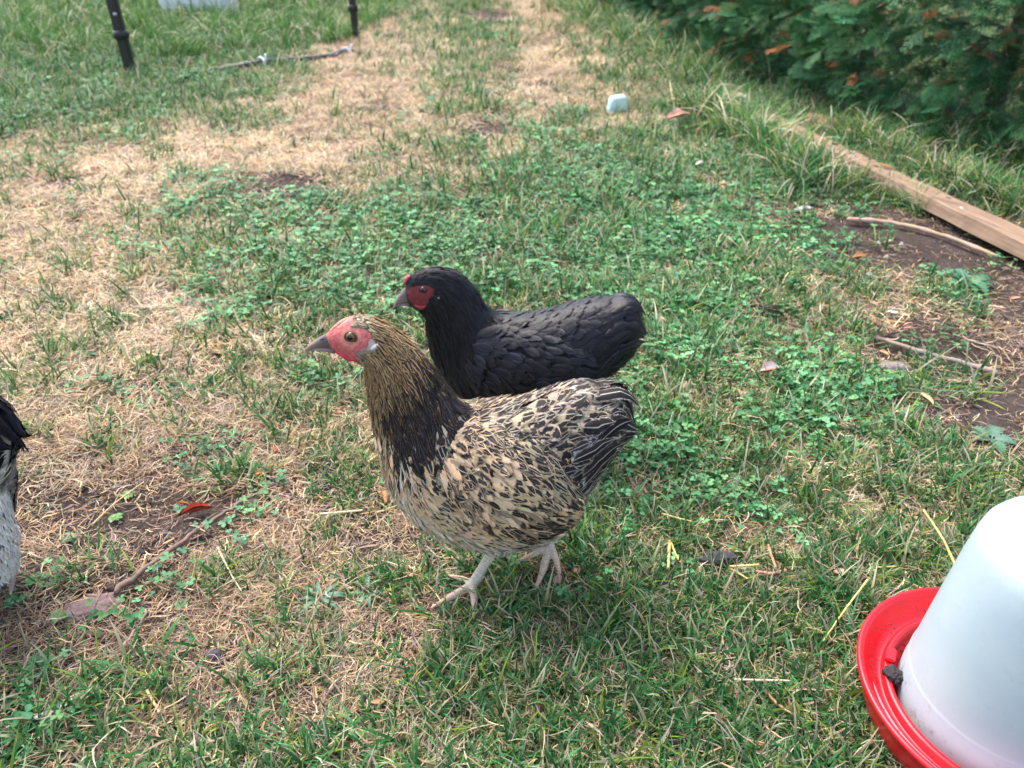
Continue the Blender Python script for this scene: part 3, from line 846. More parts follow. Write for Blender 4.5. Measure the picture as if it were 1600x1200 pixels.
curled_leaf(1446, 624, .032, .014, R(115), .7, (.62, .42, .24), 'narrow tan leaf standing in grass at the soil\'s edge', .018)
curled_leaf(1268, 690, .035, .012, R(0), .3, (.30, .14, .10), 'flat dark red leaf sunk among grass right of the hens', .012)
curled_leaf(1381, 552, .020, .014, R(-30), .5, (.58, .34, .16), 'small orange leaf beside the grey stone', .01)
curled_leaf(1375, 562, .018, .016, R(60), .8, (.44, .28, .24), 'pinkish brown leaf touching the grey stone', .01)
curled_leaf(1418, 518, .022, .014, R(0), .5, (.45, .20, .14), 'red brown leaf behind the knobbly twig', .01)
curled_leaf(1060, 186, .11, .07, R(20), .6, (.62, .36, .27), 'pinkish dead leaf in long grass near the blue plastic tub', .05, lob=.25)
curled_leaf(1098, 257, .06, .035, R(30), .5, (.70, .62, .56), 'pale dead leaf on the soil below the long grass', .02)
curled_leaf(1076, 275, .05, .025, R(-30), .5, (.72, .72, .74), 'whitish dead leaf just left of the pale dead leaf', .02)
curled_leaf(1256, 327, .06, .04, R(10), .4, (.60, .58, .57), 'pale grey leaf on the ground at the cane\'s far end', .012)
curled_leaf(780, 484, .028, .022, R(10), .6, (.15, .09, .11), 'dark purple leaf just behind the black hen\'s back', .02)
curled_leaf(1382, 470, .02, .012, R(0), .4, (.55, .36, .24), 'small tan leaf among clover near the jagged weed', .01)
curled_leaf(1393, 492, .022, .012, R(0), .2, (.74, .74, .72), 'small white leaf scrap below the small tan leaf', .014)
curled_leaf(1585, 470, .022, .016, R(0), .5, (.48, .27, .18), 'brown leaf on the soil right of the jagged weed', .01)
curled_leaf(1490, 600, .022, .008, R(-10), .5, (.60, .38, .24), 'thin orange leaf shred under the knobbly twig end', .008)
curled_leaf(600, 775, .03, .012, R(110), .8, (.50, .22, .10), 'orange bark shred under the speckled hen\'s breast', .012)
curled_leaf(905, 892, .018, .012, R(0), .4, (.48, .25, .17), 'reddish leaf in grass right of the lifted foot', .012)
curled_leaf(872, 905, .014, .011, R(40), .4, (.50, .28, .20), 'pinkish leaf just below the lifted foot', .012)
curled_leaf(903, 832, .018, .012, R(0), .1, (.06, .12, .07), 'dark green leaf beside the speckled hen\'s hind fluff', .014, cat='leaf')
curled_leaf(590, 1096, .016, .010, R(0), .6, (.52, .24, .12), 'small brown leaf near the bottom centre', .01)
curled_leaf(1315, 888, .02, .010, R(10), .3, (.60, .45, .33), 'pale tan husk in the grass behind the drinker', .02)
curled_leaf(1385, 262, .05, .03, R(0), .4, (.6, .34, .12), 'orange leaf caught in grass behind the board', .05)
curled_leaf(292, 1096, .022, .005, R(80), .3, (.03, .03, .035), 'small dark grey feather standing in the bottom left litter', .016, cat='feather', group='dropped feathers', name='feather')
curled_leaf(88, 1108, .045, .014, R(40), .2, (.66, .70, .72), 'whitish grey feather scrap on the bottom left litter', .010, cat='feather', group='dropped feathers', name='feather')

def lump(name, px, py, rx, ry, rz, col, label, cat, group=None, seed=0, z=0, az=0, rough=.25, mat=None, split=True):
    bm = bmesh.new(); bmesh.ops.create_icosphere(bm, subdivisions=4, radius=1)
    r = np.random.default_rng(seed); o1, o2 = r.uniform(0, 50, 2)
    for v in bm.verts:
        k = 1 + rough * ((float(fbm(v.co.x * 1.6 + o1 + v.co.z, v.co.y * 1.6 + o2 + v.co.z * .7, 4)) - .5) * 2 + (float(fbm(v.co.x * 6 + o1, v.co.y * 6 + v.co.z * 4 + o2, 3)) - .5) * 1.1)
        v.co = Vector((v.co.x * rx * k, v.co.y * ry * k, max(v.co.z, -.35) * rz * k))
    me = bpy.data.meshes.new(name); bm.to_mesh(me); bm.free()
    at = me.attributes.new('col', 'FLOAT_COLOR', 'POINT')
    c = np.ones((len(me.vertices), 4), np.float32); c[:, :3] = np.array([np.array(col) * (1 + r.normal(0, .12)) for _ in range(len(me.vertices))]); at.data.foreach_set('color', c.ravel())
    me.polygons.foreach_set('use_smooth', np.ones(len(me.polygons), bool))
    q = gnd(px, py, z); q[2] = z + float(gh(q[0], q[1]))
    o = obj(name, me, mat or M_STONE, None, tuple(q)); o.rotation_euler = (0, 0, az); tag(o, label, cat, group); return o
lump('stone', 147, 952, .034, .024, .008, (.20, .135, .13), 'flat purple brown stone sunk in the soil at lower left', 'stone', 'stones in the yard', 1, z=.001, az=R(15), rough=.35)
lump('stone', 178, 918, .011, .008, .007, (.10, .07, .065), 'small dark stone at the lower end of the long twig', 'stone', 'stones in the yard', 2)
lump('stone', 1397, 578, .030, .018, .012, (.24, .20, .19), 'grey stone on dark soil left of the knobbly twig', 'stone', 'stones in the yard', 3, az=R(-20))
lump('stone', 1530, 585, .007, .006, .006, (.10, .08, .08), 'small dark clod beside the end of the knobbly twig', 'stone', 'stones in the yard', 4)
lump('dropping', 1120, 872, .024, .014, .009, (.060, .055, .065), 'dark dried dropping with straws beside it', 'dropping', 'chicken droppings', 5, z=.012, rough=.5)
lump('dropping', 338, 1030, .017, .012, .010, (.075, .065, .080), 'dark grey dropping on the litter at lower left', 'dropping', 'chicken droppings', 6, z=.004, rough=.6)
lump('dropping', 1195, 488, .030, .016, .016, (.050, .033, .028), 'dark brown clump sitting in grass right of the black hen', 'dropping', 'chicken droppings', 7, z=.014, az=R(-30), rough=.5)
lump('dropping', 1222, 744, .014, .009, .006, (.07, .06, .075), 'small dark dropping in the grass right of the speckled tail', 'dropping', 'chicken droppings', 8, z=.010, rough=.5)
lump('stone', 1080, 268, .012, .010, .010, (.62, .62, .62), 'small white pebble under the long grass', 'stone', 'stones in the yard', 9)
lump('stone', 300, 714, .008, .006, .005, (.50, .48, .46), 'small white pebble on the bare soil at left', 'stone', 'stones in the yard', 10)

# pale blue cut plastic tub standing in the grass
def plastic_tub():
    q = gnd(963, 178, 0); base = (q[0], q[1], float(gh(q[0], q[1])))
    n = 40; V = []; F = []; a = np.linspace(0, 2 * np.pi, n, endpoint=False)
    rows = [(.0, .048), (.03, .046), (.062, .042), (.074, .039), (.080, .033), (.083, .02), (.083, .001)]
    for k, (z, r) in enumerate(rows):
        zz = z + (.012 * np.abs(np.sin(a * 1.5 + .4)) if k == 0 else 0)
        V.append(np.stack([r * .95 * np.sign(np.cos(a)) * np.abs(np.cos(a)) ** .45, r * .5 * np.sign(np.sin(a)) * np.abs(np.sin(a)) ** .45, zz + 0 * a], -1))
    inner = [(.081, .001), (.081, .019), (.077, .032), (.071, .037), (.060, .040), (.03, .0445), (.0, .0465)]
    for k, (z, r) in enumerate(inner):
        zz = z + (.012 * np.abs(np.sin(a * 1.5 + .4)) if k == 6 else 0)
        V.append(np.stack([r * .95 * np.sign(np.cos(a)) * np.abs(np.cos(a)) ** .45, r * .5 * np.sign(np.sin(a)) * np.abs(np.sin(a)) ** .45, zz + 0 * a], -1))
    m = len(V); V = np.concatenate(V)
    for i in range(m - 1):
        for j in range(n): F.append((i * n + j, i * n + (j + 1) % n, (i + 1) * n + (j + 1) % n, (i + 1) * n + j))
    for j in range(n): F.append(((m - 1) * n + j, (m - 1) * n + (j + 1) % n, (j + 1) % n, j))
    mm = NT('pale_blue_plastic'); mm.set(Base_Color=(.62, .86, .90), Roughness=.35, Subsurface_Weight=.3, Subsurface_Radius=(.02, .02, .02))
    mm.bump(mm.noise(60, 2), .3, .002)
    o = obj('plastic_tub', py_mesh('plastic_tub', V, F), mm.m, None, base); o.rotation_euler = (R(12), R(-4), R(20))
    tag(o, 'pale blue translucent plastic tub upturned on the grass track', 'tub')
plastic_tub()

# black metal posts, pipe, white box beyond
def metal_post(px, py, lean, L, wd, label):
    q = gnd(px, py); z0 = float(gh(q[0], q[1]))
    bm = bmesh.new(); bmesh.ops.create_cube(bm, size=1)
    bmesh.ops.scale(bm, vec=(wd, wd * .8, L), verts=bm.verts); bmesh.ops.translate(bm, vec=(0, 0, L / 2 - .05), verts=bm.verts)
    bmesh.ops.bevel(bm, geom=bm.edges[:], offset=wd * .16, segments=3, affect='EDGES')
    me = bpy.data.meshes.new('post'); bm.to_mesh(me); bm.free()
    t = empty('metal_post', (q[0], q[1], z0)); t.rotation_euler = (0, lean, 0)
    tag(t, label, 'post', 'black metal posts')
    obj('shaft', me, M_POST, t)
    V, Fq, F3 = tube([(0, 0, .18), (0, 0, .20), (0, 0, .205), (0, 0, .22)], [wd * .72, wd * .74, wd * .74, wd * .7], 16)
    obj('collar', py_mesh('collar', V, Fq + F3), M_POST, t)
    V, Fq, F3 = tube([(wd * .3, -wd * .41, .30), (wd * .0, -wd * .47, .30)], [.008, .008], 10)
    obj('bolt', py_mesh('bolt', V, Fq + F3), M_STEEL, t)
    return t
_m = NT('black_metal'); _m.set(Base_Color=(.018, .017, .019), Roughness=.42, Specular_IOR_Level=.5); _m.bump(_m.noise(80, 3), .1, .001); M_POST = _m.m
_m = NT('dull_steel'); _m.set(Base_Color=(.5, .5, .5), Roughness=.4, Metallic=.7); M_STEEL = _m.m
metal_post(206, 116, R(-1.0), 2.0, .055, 'black metal post standing nearest, at the left')
metal_post(557, 62, R(-.5), 2.0, .046, 'black metal post beside the dry track')
metal_post(508, 14, R(-.5), 2.0, .042, 'black metal post farthest away, just left of the one by the track')
def pipe():
    P = [gnd(300, 108, .03), gnd(345, 103, .035), gnd(395, 97, .045), gnd(450, 90, .04), gnd(510, 84, .04), gnd(548, 72, .03)]
    P = smooth_path(P, 30); P[:, 2] += -.018 + gh(P[:, 0], P[:, 1]) + np.random.default_rng(2).normal(0, .003, 30)
    b = P[0].copy(); b[2] = 0; V, Fq, F3 = tube(P - b, np.full(30, .017), 12)
    t = empty('black_pipe', b); tag(t, 'black plastic pipe lying in the grass edge between the posts', 'pipe')
    obj('tube', py_mesh('tube', V, Fq + F3), M_POST, t)
    wm = NT('white_plastic_tie'); wm.set(Base_Color=(.75, .78, .8), Roughness=.4)
    for k in (13, 27):
        c = P[k] - b; a = np.linspace(0, 2 * np.pi, 14); rr = .029
        d = P[k + 1] - P[k - 1]; d /= np.linalg.norm(d); s = np.cross(d, [0, 0, 1])
        ring = np.array([c + rr * (math.cos(x) * s + math.sin(x) * np.array([0, 0, 1.])) for x in a])
        ring[-1] += np.array([.02, -.02, .05])
        V, Fq, F3 = tube(ring, np.full(14, .006), 8); obj('cable_tie', py_mesh('cable_tie', V, Fq + F3), wm.m, t)
pipe()
def white_box():
    q = gnd(304, 17, .05)
    t = empty('storage_box', (q[0], q[1] + .15, float(gh(q[0], q[1])))); tag(t, 'white plastic box on the sunlit lawn at the far top left', 'box')
    wm = NT('white_plastic'); wm.set(Base_Color=(.88, .89, .92), Roughness=.45); wm.bump(wm.noise(30, 2), .15, .002)
    def shell(name, z0, z1, w0, w1, d0, d1, bev):
        bm = bmesh.new(); bmesh.ops.create_cube(bm, size=1)
        for v in bm.verts:
            top = v.co.z > 0; v.co = Vector((v.co.x * (w1 if top else w0), v.co.y * (d1 if top else d0), z1 if top else z0))
        bmesh.ops.bevel(bm, geom=bm.edges[:], offset=bev, segments=3, affect='EDGES')
        me = bpy.data.meshes.new(name); bm.to_mesh(me); bm.free(); obj(name, me, wm.m, t)
    shell('tub', 0.0, .30, .52, .60, .36, .42, .02); shell('lid', .303, .345, .64, .62, .46, .44, .012)
    for sx in (-1, 1):
        V, Fq, F3 = tube(np.array([(sx * .29, -.08, .24), (sx * .33, -.07, .23), (sx * .33, .07, .23), (sx * .29, .08, .24)]), [.008] * 4, 8); obj('handle', py_mesh('handle', V, Fq + F3), wm.m, t)
    for k in range(5):
        x = -.2 + k * .1; V, Fq, F3 = tube([(x, -.186, .04), (x * 1.08, -.208, .28)], [.007, .007], 8); obj('rib', py_mesh('rib', V, Fq + F3), wm.m, t)
white_box()

# ------------------------------------------------------------------ the drinker
def lathe(name, prof, n=96, mat=None, parent=None, jag=0):
    prof = np.array(prof, float); a = np.linspace(0, 2 * np.pi, n, endpoint=False); m = len(prof)
    V = np.stack([prof[:, 0][:, None] * np.cos(a), prof[:, 0][:, None] * np.sin(a), np.repeat(prof[:, 1][:, None], n, 1)], -1).reshape(-1, 3)
    F = [(i * n + j, i * n + (j + 1) % n, (i + 1) * n + (j + 1) % n, (i + 1) * n + j) for i in range(m - 1) for j in range(n)]
    return obj(name, py_mesh(name, V, F), mat, parent)
def drinker():
    t = empty('poultry_drinker', (.512, .494, float(gh(.512, .494)) + .002)); tag(t, 'red based poultry drinker with a cloudy white plastic container', 'drinker')
    red = NT('red_plastic'); dirt = red.noise(26, 5, .7); d2 = red.noise(240, 3)
    f = red.math('MULTIPLY', red.step(dirt, .60, .74), red.step(d2, .40, .62))
    c = red.mix(red.math('MULTIPLY', red.step(red.noise(9, 3), .4, .7), .12), (.66, .003, .014), (.72, .03, .04))
    c = red.mix(red.math('MULTIPLY', f, .55), c, (.12, .02, .015))
    red.set(Base_Color=c, Roughness=.36, Coat_Weight=.1); red.bump(d2, .12, .0006)
    # outer tray: outside wall, rolled rim, inside wall, trough floor, stepped inner collar
    tray = lathe('tray', [(.001, 0), (.108, 0), (.118, .004), (.128, .016), (.1365, .040), (.1405, .057), (.1440, .0595), (.1445, .0625), (.1425, .0650), (.1385, .0642), (.1360, .0600),
                          (.1310, .0525), (.1255, .0450), (.1215, .0420), (.1160, .0410), (.1150, .0420), (.1145, .0475), (.1130, .0500), (.1085, .0507), (.1072, .0485), (.1066, .034), (.1040, .0325), (.1000, .032), (.0990, .028), (.001, .028)], 128, red.m, t)
    # pale worn crescent band inside the trough
    pk = NT('worn_pink_plastic'); pk.set(Base_Color=(.86, .42, .50), Roughness=.35)
    V = []; F = []; n = 44
    for i in range(n + 1):
        a = R(168 + 122 * i / n); wdt = .0070 * math.sin(math.pi * i / n) ** .6 + .0002
        for k in range(3):
            r = .1258 + (k - 1) * wdt * .8; z = float(np.interp(r, [.1160, .1215, .1255, .1310, .1360], [.0410, .0420, .0450, .0525, .0600])) + .0009
            V.append((r * math.cos(a), r * math.sin(a), z))
    for i in range(n):
        for k in range(2): F.append((3 * i + k, 3 * i + k + 1, 3 * i + k + 4, 3 * i + k + 3))
    obj('worn_band', py_mesh('worn_band', V, F), pk.m, t)
    # fixing lugs on the collar
    for a in (150, 262, 30):
        bm = bmesh.new(); bmesh.ops.create_cube(bm, size=1); bmesh.ops.scale(bm, vec=(.010, .020, .007), verts=bm.verts); bmesh.ops.bevel(bm, geom=bm.edges[:], offset=.0015, segments=2, affect='EDGES')
        me = bpy.data.meshes.new('lug'); bm.to_mesh(me); bm.free(); o = obj('lug', me, red.m, t, (.1085 * math.cos(R(a)), .1085 * math.sin(R(a)), .0525)); o.rotation_euler = (0, 0, R(a))
    # cloudy container, double walled
    pl = NT('cloudy_plastic'); pl.set(Roughness=.22, Specular_IOR_Level=.5)
    zc = pl.n('SeparateXYZ'); pl.l(pl.coord(), zc.inputs[0])
    grime = pl.step(pl.noise(45, 8, .8), .52, .72); low = pl.step(zc.outputs[2], .085, .04)
    fog = pl.noise(11, 4)
    c = pl.mix(pl.step(fog, .3, .7), (.66, .78, .84), (.76, .85, .89))
    c = pl.mix(pl.math('MULTIPLY', grime, pl.math('MULTIPLY_ADD', low, .80, .10)), c, (.24, .15, .10))
    pl.set(Base_Color=c)
    pl.bump(pl.noise(40, 3), .12, .001)
    tr = pl.n('BsdfTranslucent'); pl.l(c, tr.inputs['Color'])
    mx = pl.n('MixShader'); mx.inputs[0].default_value = .5
    pl.l(pl.p.outputs[0], mx.inputs[1]); pl.l(tr.outputs[0], mx.inputs[2]); pl.l(mx.outputs[0], pl.out.inputs[0])
    prof = [(.0975, .030), (.0975, .052), (.0968, .0545), (.0960, .0740), (.0956, .0755), (.0951, .0768), (.0947, .0785), (.0905, .140), (.0850, .215), (.0820, .243), (.0790, .257), (.0730, .267), (.0640, .273), (.050, .2765), (.030, .278), (.0005, .2785)]
    inner = [(r - .0018 if r > .002 else r, z - (.0018 if z > .26 else 0)) for r, z in prof[::-1]]
    lathe('container', prof + inner + [prof[0]], 128, pl.m, t)
    # water level seen as a faint darker body inside
    wt = NT('water'); wt.set(Base_Color=(.75, .82, .86), Roughness=.05, Transmission_Weight=.8, IOR=1.33)
    lathe('water', [(.0005, .031), (.094, .031), (.0925, .075), (.0880, .118), (.0005, .118)], 64, wt.m, t)
    # muck stuck on the collar and trough
    mk = lump('muck', 1425, 1030, .012, .010, .008, (.045, .038, .042), None, None, seed=12, rough=.5)
    a = R(163); mk.parent = t; mk.location = (.1040 * math.cos(a), .1040 * math.sin(a), .050)
    r = np.random.default_rng(5); VV = []; FF = []; 
    for i in range(240):
        a = R(r.uniform(95, 235)); rr = r.choice([r.uniform(.1185, .1345), r.uniform(.1185, .130), r.uniform(.099, .106)]); z = np.interp(rr, [.099, .106, .1165, .1215, .1255, .131, .136], [.032, .034, .0410, .0420, .0450, .0525, .0600]) + .0004
        s = r.uniform(.0004, .0013); o = len(VV); c0 = np.array([rr * math.cos(a), rr * math.sin(a), z])
        for k in range(5): VV.append(c0 + np.array([s * math.cos(k * 1.257) * r.uniform(.5, 1.6), s * math.sin(k * 1.257) * r.uniform(.5, 1.6), 0]))
        VV.append(c0 + np.array([0, 0, s * .7])); FF += [(o + k, o + (k + 1) % 5, o + 5) for k in range(5)]
    s = obj('grit', py_mesh('grit', VV, FF, np.array([(.07, .05, .045)] * len(VV))), M_STONE, t); s['kind'] = 'stuff'
drinker()

# ------------------------------------------------------------------ weeds, seed stalks, clover flowers
def weed(px, py, n, L, Wd, col, label, jag=.35, rise=.5, z=0, cat='weed', name='broadleaf_weed'):
    q = gnd(px, py, z); t = empty(name, (q[0], q[1], float(gh(q[0], q[1])))); tag(t, label, cat, 'single weeds in the yard')
    r = np.random.default_rng(int(px))
    for i in range(n):
        b = Bl(); az = i * 2.4 + r.uniform(-.3, .3); l = L * r.uniform(.7, 1.1); d = np.array([math.cos(az), math.sin(az), 0.]); s = np.array([-d[1], d[0], 0.])
        c = jit(col, .2); m = 14; vb = 0
        for k in range(m + 1):
            f = k / m; wv = (math.sin(math.pi * f ** .75) ** .8 + .04) * (1 + jag * (1 if k % 2 else -1)) * Wd * .5
            if f < .2: wv = Wd * .07
            p = d * l * f * (1 - .15 * f) + np.array([0, 0, rise * l * (f - .9 * f * f) + .004])
            b.V += [p - s * wv + np.array([0, 0, wv * .25]), p, p + s * wv + np.array([0, 0, wv * .25])]; b.C += [c, c * 1.3, c]
        for k in range(m):
            b.F += [(3 * k, 3 * k + 1, 3 * k + 4, 3 * k + 3), (3 * k + 1, 3 * k + 2, 3 * k + 5, 3 * k + 4)]
        obj('leaf', b.mesh('leaf', M_PLANT), None, t)
def mat_plain_leaf():
    m = NT('weed_leaf'); a = m.attr('col'); f = m.math('MULTIPLY_ADD', m.noise(160, 3), .5, .75)
    v = m.n('VectorMath', operation='SCALE'); m.l(a.outputs['Color'], v.inputs[0]); m.l(f, v.inputs['Scale'])
    m.set(Base_Color=v.outputs[0], Roughness=.45, Specular_IOR_Level=.4)
    tr = m.n('BsdfTranslucent'); m.l(v.outputs[0], tr.inputs['Color']); mx = m.n('MixShader'); mx.inputs[0].default_value = .2
    m.l(m.p.outputs[0], mx.inputs[1]); m.l(tr.outputs[0], mx.inputs[2]); m.l(mx.outputs[0], m.out.inputs[0]); return m.m
M_PLANT = mat_plain_leaf()
weed(1512, 452, 9, .085, .024, (.06, .17, .085), 'jagged dandelion like weed at the right beside the soil', .45, .9)
weed(1548, 690, 7, .05, .020, (.10, .19, .13), 'pale silvery weed on the soil\'s edge at the right', .4, .6)
weed(1450, 690, 3, .075, .016, (.12, .24, .10), 'long light green weed leaves lying in grass near the right', .1, .3)
weed(60, 1062, 8, .030, .013, (.05, .14, .07), 'small dark green weed at the bottom left', .4, .5)
weed(97, 972, 6, .016, .009, (.07, .19, .05), 'small bright weed left of the purple stone', .35, .5)
weed(192, 962, 6, .014, .008, (.08, .19, .05), 'small bright weed right of the purple stone', .35, .5)
weed(285, 948, 6, .014, .008, (.07, .18, .06), 'small weed under the long twig\'s middle', .35, .5)
weed(55, 912, 7, .015, .009, (.07, .20, .05), 'small weed beside the third hen\'s pale fluff', .35, .5)
weed(201, 776, 6, .014, .008, (.10, .24, .05), 'bright weed growing by the thin straw', .35, .5)
weed(180, 812, 6, .014, .008, (.10, .24, .05), 'bright weed just below the thin straw', .35, .5)
weed(260, 720, 5, .012, .007, (.10, .24, .05), 'tiny bright weed on the bare soil above the twig', .35, .5)
weed(170, 703, 5, .015, .009, (.06, .18, .10), 'blue green weed on bare soil at the left', .35, .5)
weed(222, 640, 6, .018, .009, (.08, .22, .07), 'green weed in the dry grass at the left', .35, .5)
weed(280, 795, 5, .015, .008, (.05, .16, .08), 'dark weed beside the red curled leaf', .35, .5)
weed(105, 845, 6, .016, .009, (.07, .16, .05), 'low weed near the third hen', .35, .5)
weed(500, 940, 9, .040, .006, (.07, .17, .10), 'coarse grass tuft with broad blades before the hen\'s forward toes', .05, .7)
weed(575, 930, 8, .034, .006, (.08, .18, .11), 'second coarse grass tuft right beside the hen\'s forward toes', .05, .7)
weed(1230, 625, 7, .024, .013, (.06, .18, .08), 'leafy weed right below the white edged leaf', .4, .6)
weed(1310, 650, 7, .024, .013, (.06, .19, .09), 'leafy weed in grass towards the bare soil', .4, .6)
def flower(px, py, k, lab):
    q = gnd(px, py, .02); z = float(gh(q[0], q[1])); t = empty('clover_flower', (q[0], q[1], z)); tag(t, lab, 'flower', 'white clover flowers')
    V, Fq, F3 = tube([(0, 0, 0), (.001, 0, .012), (0, 0, .022)], [.0006] * 3, 6); obj('stem', py_mesh('stem', V, Fq + F3, np.array([C_A] * len(V))), M_PLANT, t)
    b = Bl(); r = np.random.default_rng(k)
    for i in range(26):
        a = r.uniform(0, 6.28); e = r.uniform(-.3, 1.5); d = np.array([math.cos(a) * math.cos(e), math.sin(a) * math.cos(e), math.sin(e)]); s = np.cross(d, [0, 0, 1.]); s /= np.linalg.norm(s) + 1e-6
        b.strip([np.array([0, 0, .023]) + d * .001, np.array([0, 0, .023]) + d * .004, np.array([0, 0, .023]) + d * .0062], [.0006, .0012, .0004], [np.array((.75, .75, .68))] * 3, s)
    obj('petals', b.mesh('petals', M_PLANT), None, t)
for k, (x_, y_, l_) in enumerate([(1371, 384, 'white clover flower at the back left of the cluster on the soil'), (1389, 380, 'white clover flower at the very back of the cluster'), (1408, 384, 'white clover flower at the back right of the cluster'),
        (1384, 405, 'white clover flower in front of the cluster\'s middle'), (1357, 431, 'large white clover flower in front of the orange brown leaf'), (1475, 432, 'white clover flower beside the jagged weed'),
        (1207, 360, 'white clover flower in the clover left of the cane'), (1121, 430, 'yellowish white clover flower in the clover behind the black hen')]): flower(x_, y_, k, l_)
def seed_stalk(px, py, tx, ty, lab, k):
    q = gnd(px, py); z0 = float(gh(q[0], q[1])); top = onY(tx, ty, q[1] - .02)
    t = empty('seed_stalk', (q[0], q[1], z0)); tag(t, lab, 'grass stalk', 'pale seeding grass stalks at the top left')
    P = smooth_path([(0, 0, 0), ((top[0] - q[0]) * .3, 0, top[2] * .55), (top[0] - q[0], top[1] - q[1], top[2] - z0)], 12)
    V, Fq, F3 = tube(P, np.linspace(.0022, .0012, 12), 6); obj('stem', py_mesh('stem', V, Fq + F3, np.array([(.30, .32, .15)] * len(V))), M_PLANT, t)
    b = Bl(); r = np.random.default_rng(k); d0 = P[-1] - P[-3]; d0 /= np.linalg.norm(d0)
    for i in range(26):
        f = i / 26; c = P[-1] - d0 * .06 * f; a = r.uniform(0, 6.28); d = np.array([math.cos(a) * .5, math.sin(a) * .5, .8]); l = r.uniform(.010, .017)
        b.strip([c, c + d * l * .5, c + d * l], [.001, .0026, .0006], [jit((.60, .54, .40), .15)] * 3, np.array([-math.sin(a), math.cos(a), 0]))
    obj('seed_head', b.mesh('seed_head', M_PLANT), None, t)
for k, (a, b_, c, d) in enumerate([(32, 78, 8, 12), (36, 75, 28, 20), (44, 70, 60, 10), (75, 100, 80, 30), (128, 96, 128, 5), (140, 95, 140, 42), (155, 70, 150, 8), (90, 110, 66, 62), (125, 112, 130, 100), (340, 60, 345, 25)]):
    seed_stalk(a, b_, c, d, ['tall pale seed stalk at the far left corner', 'seed stalk second from the far left', 'seed stalk bending right, third from the left', 'drooping seed stalk between the left stalks and the post', 'tall straight seed stalk left of the near post', 'seed stalk with a low head left of the near post', 'seed stalk closest to the near post', 'short seed stalk low in the clover at left', 'very short seed stalk at the lawn edge', 'seed stalk below the white box'][k], k)

# ------------------------------------------------------------------ hens
def mat_feather(name, rough=.5, spec=.35, sheen=0.0):
    """every feather carries: fb ground colour, fm marking colour, fp (mark half width, mark start, shaft strength, mark end), fu (u, v, random)"""
    m = NT(name)
    fb = m.attr('fb').outputs['Color']; fm = m.attr('fm').outputs['Color']
    fp = m.n('SeparateColor'); ap = m.attr('fp'); m.l(ap.outputs['Color'], fp.inputs[0]); end = ap.outputs['Alpha']
    fu = m.n('SeparateColor'); m.l(m.attr('fu').outputs['Color'], fu.inputs[0])
    u = m.math('SUBTRACT', m.math('MULTIPLY', fu.outputs[0], 2.0), 1.0); v = fu.outputs[1]; rnd = fu.outputs[2]
    au = m.math('ABSOLUTE', u)
    vec = m.n('CombineXYZ'); m.l(m.math('MULTIPLY', u, 1.6), vec.inputs[0]); m.l(m.math('MULTIPLY', v, 3.0), vec.inputs[1]); m.l(m.math('MULTIPLY', rnd, 91.0), vec.inputs[2])
    nz = m.noise(2.2, 3, .6, vec.outputs[0]); nn = m.math('SUBTRACT', nz, .5)
    # barbs: fine streaks running outwards and forwards from the shaft
    bw = m.math('SUBTRACT', m.math('MULTIPLY', v, 1.0), m.math('MULTIPLY', au, .22))
    bv = m.n('CombineXYZ'); m.l(m.math('MULTIPLY', bw, 42.0), bv.inputs[0]); m.l(m.math('MULTIPLY', u, 1.5), bv.inputs[1]); m.l(m.math('MULTIPLY', rnd, 53.0), bv.inputs[2])
    barb = m.noise(1.0, 2, .5, bv.outputs[0])
    ww = m.math('ADD', au, m.math('MULTIPLY', nn, .7))
    a = m.math('SUBTRACT', 1.0, m.step(ww, m.math('SUBTRACT', fp.outputs[0], .16), m.math('ADD', fp.outputs[0], .14)))
    vs = m.math('ADD', v, m.math('MULTIPLY', m.math('SUBTRACT', barb, .5), .22))
    s1 = m.step(vs, m.math('SUBTRACT', fp.outputs[1], .05), m.math('ADD', fp.outputs[1], .05))
    s2 = m.math('SUBTRACT', 1.0, m.step(m.math('ADD', vs, m.math('MULTIPLY', au, .12)), m.math('SUBTRACT', end, .03), m.math('ADD', end, .03)))
    mask = m.math('MULTIPLY', a, m.math('MULTIPLY', s1, s2))
    c = m.mix(mask, fb, fm)
    sh = m.math('MULTIPLY', m.math('SUBTRACT', 1.0, m.step(au, .03, .10)), fp.outputs[2])
    c = m.mix(sh, c, (.72, .66, .55))
    k = m.math('MULTIPLY_ADD', barb, .7, .65)
    k = m.math('MULTIPLY', k, m.math('MULTIPLY_ADD', rnd, .3, .85))
    sc = m.n('VectorMath', operation='SCALE'); m.l(c, sc.inputs[0]); m.l(k, sc.inputs['Scale'])
    # frayed vane: the barbs part along the rim and at the tip
    e = m.math('MAXIMUM', au, m.math('MULTIPLY', m.math('SUBTRACT', v, .52), 2.05))
    fv = m.n('CombineXYZ'); m.l(m.math('MULTIPLY', bw, 75.0), fv.inputs[0]); m.l(m.math('MULTIPLY', m.math('SIGN', u), 3.0), fv.inputs[1]); m.l(m.math('MULTIPLY', rnd, 37.0), fv.inputs[2])
    fr = m.noise(1.0, 2, .6, fv.outputs[0])
    al = m.math('SUBTRACT', 1.0, m.step(m.math('ADD', e, m.math('MULTIPLY', m.math('SUBTRACT', fr, .5), 1.3)), .78, .92))
    m.set(Alpha=al)
    m.set(Base_Color=sc.outputs[0], Roughness=rough, Specular_IOR_Level=spec)
    if sheen: m.set(Sheen_Weight=sheen, Sheen_Roughness=.4, Sheen_Tint=(.55, .62, .95))
    m.bump(m.math('ADD', barb, m.math('MULTIPLY', fr, .5)), .5, .0008)
    return m.m
M_FEATH = mat_feather('patterned_feather', .6, .15)
M_BLACKF = mat_feather('black_feather', .42, .30, .04)
M_BEAK = mat_attr('beak_horn', .48, .25, 200, .15, 500, .3, .0003)
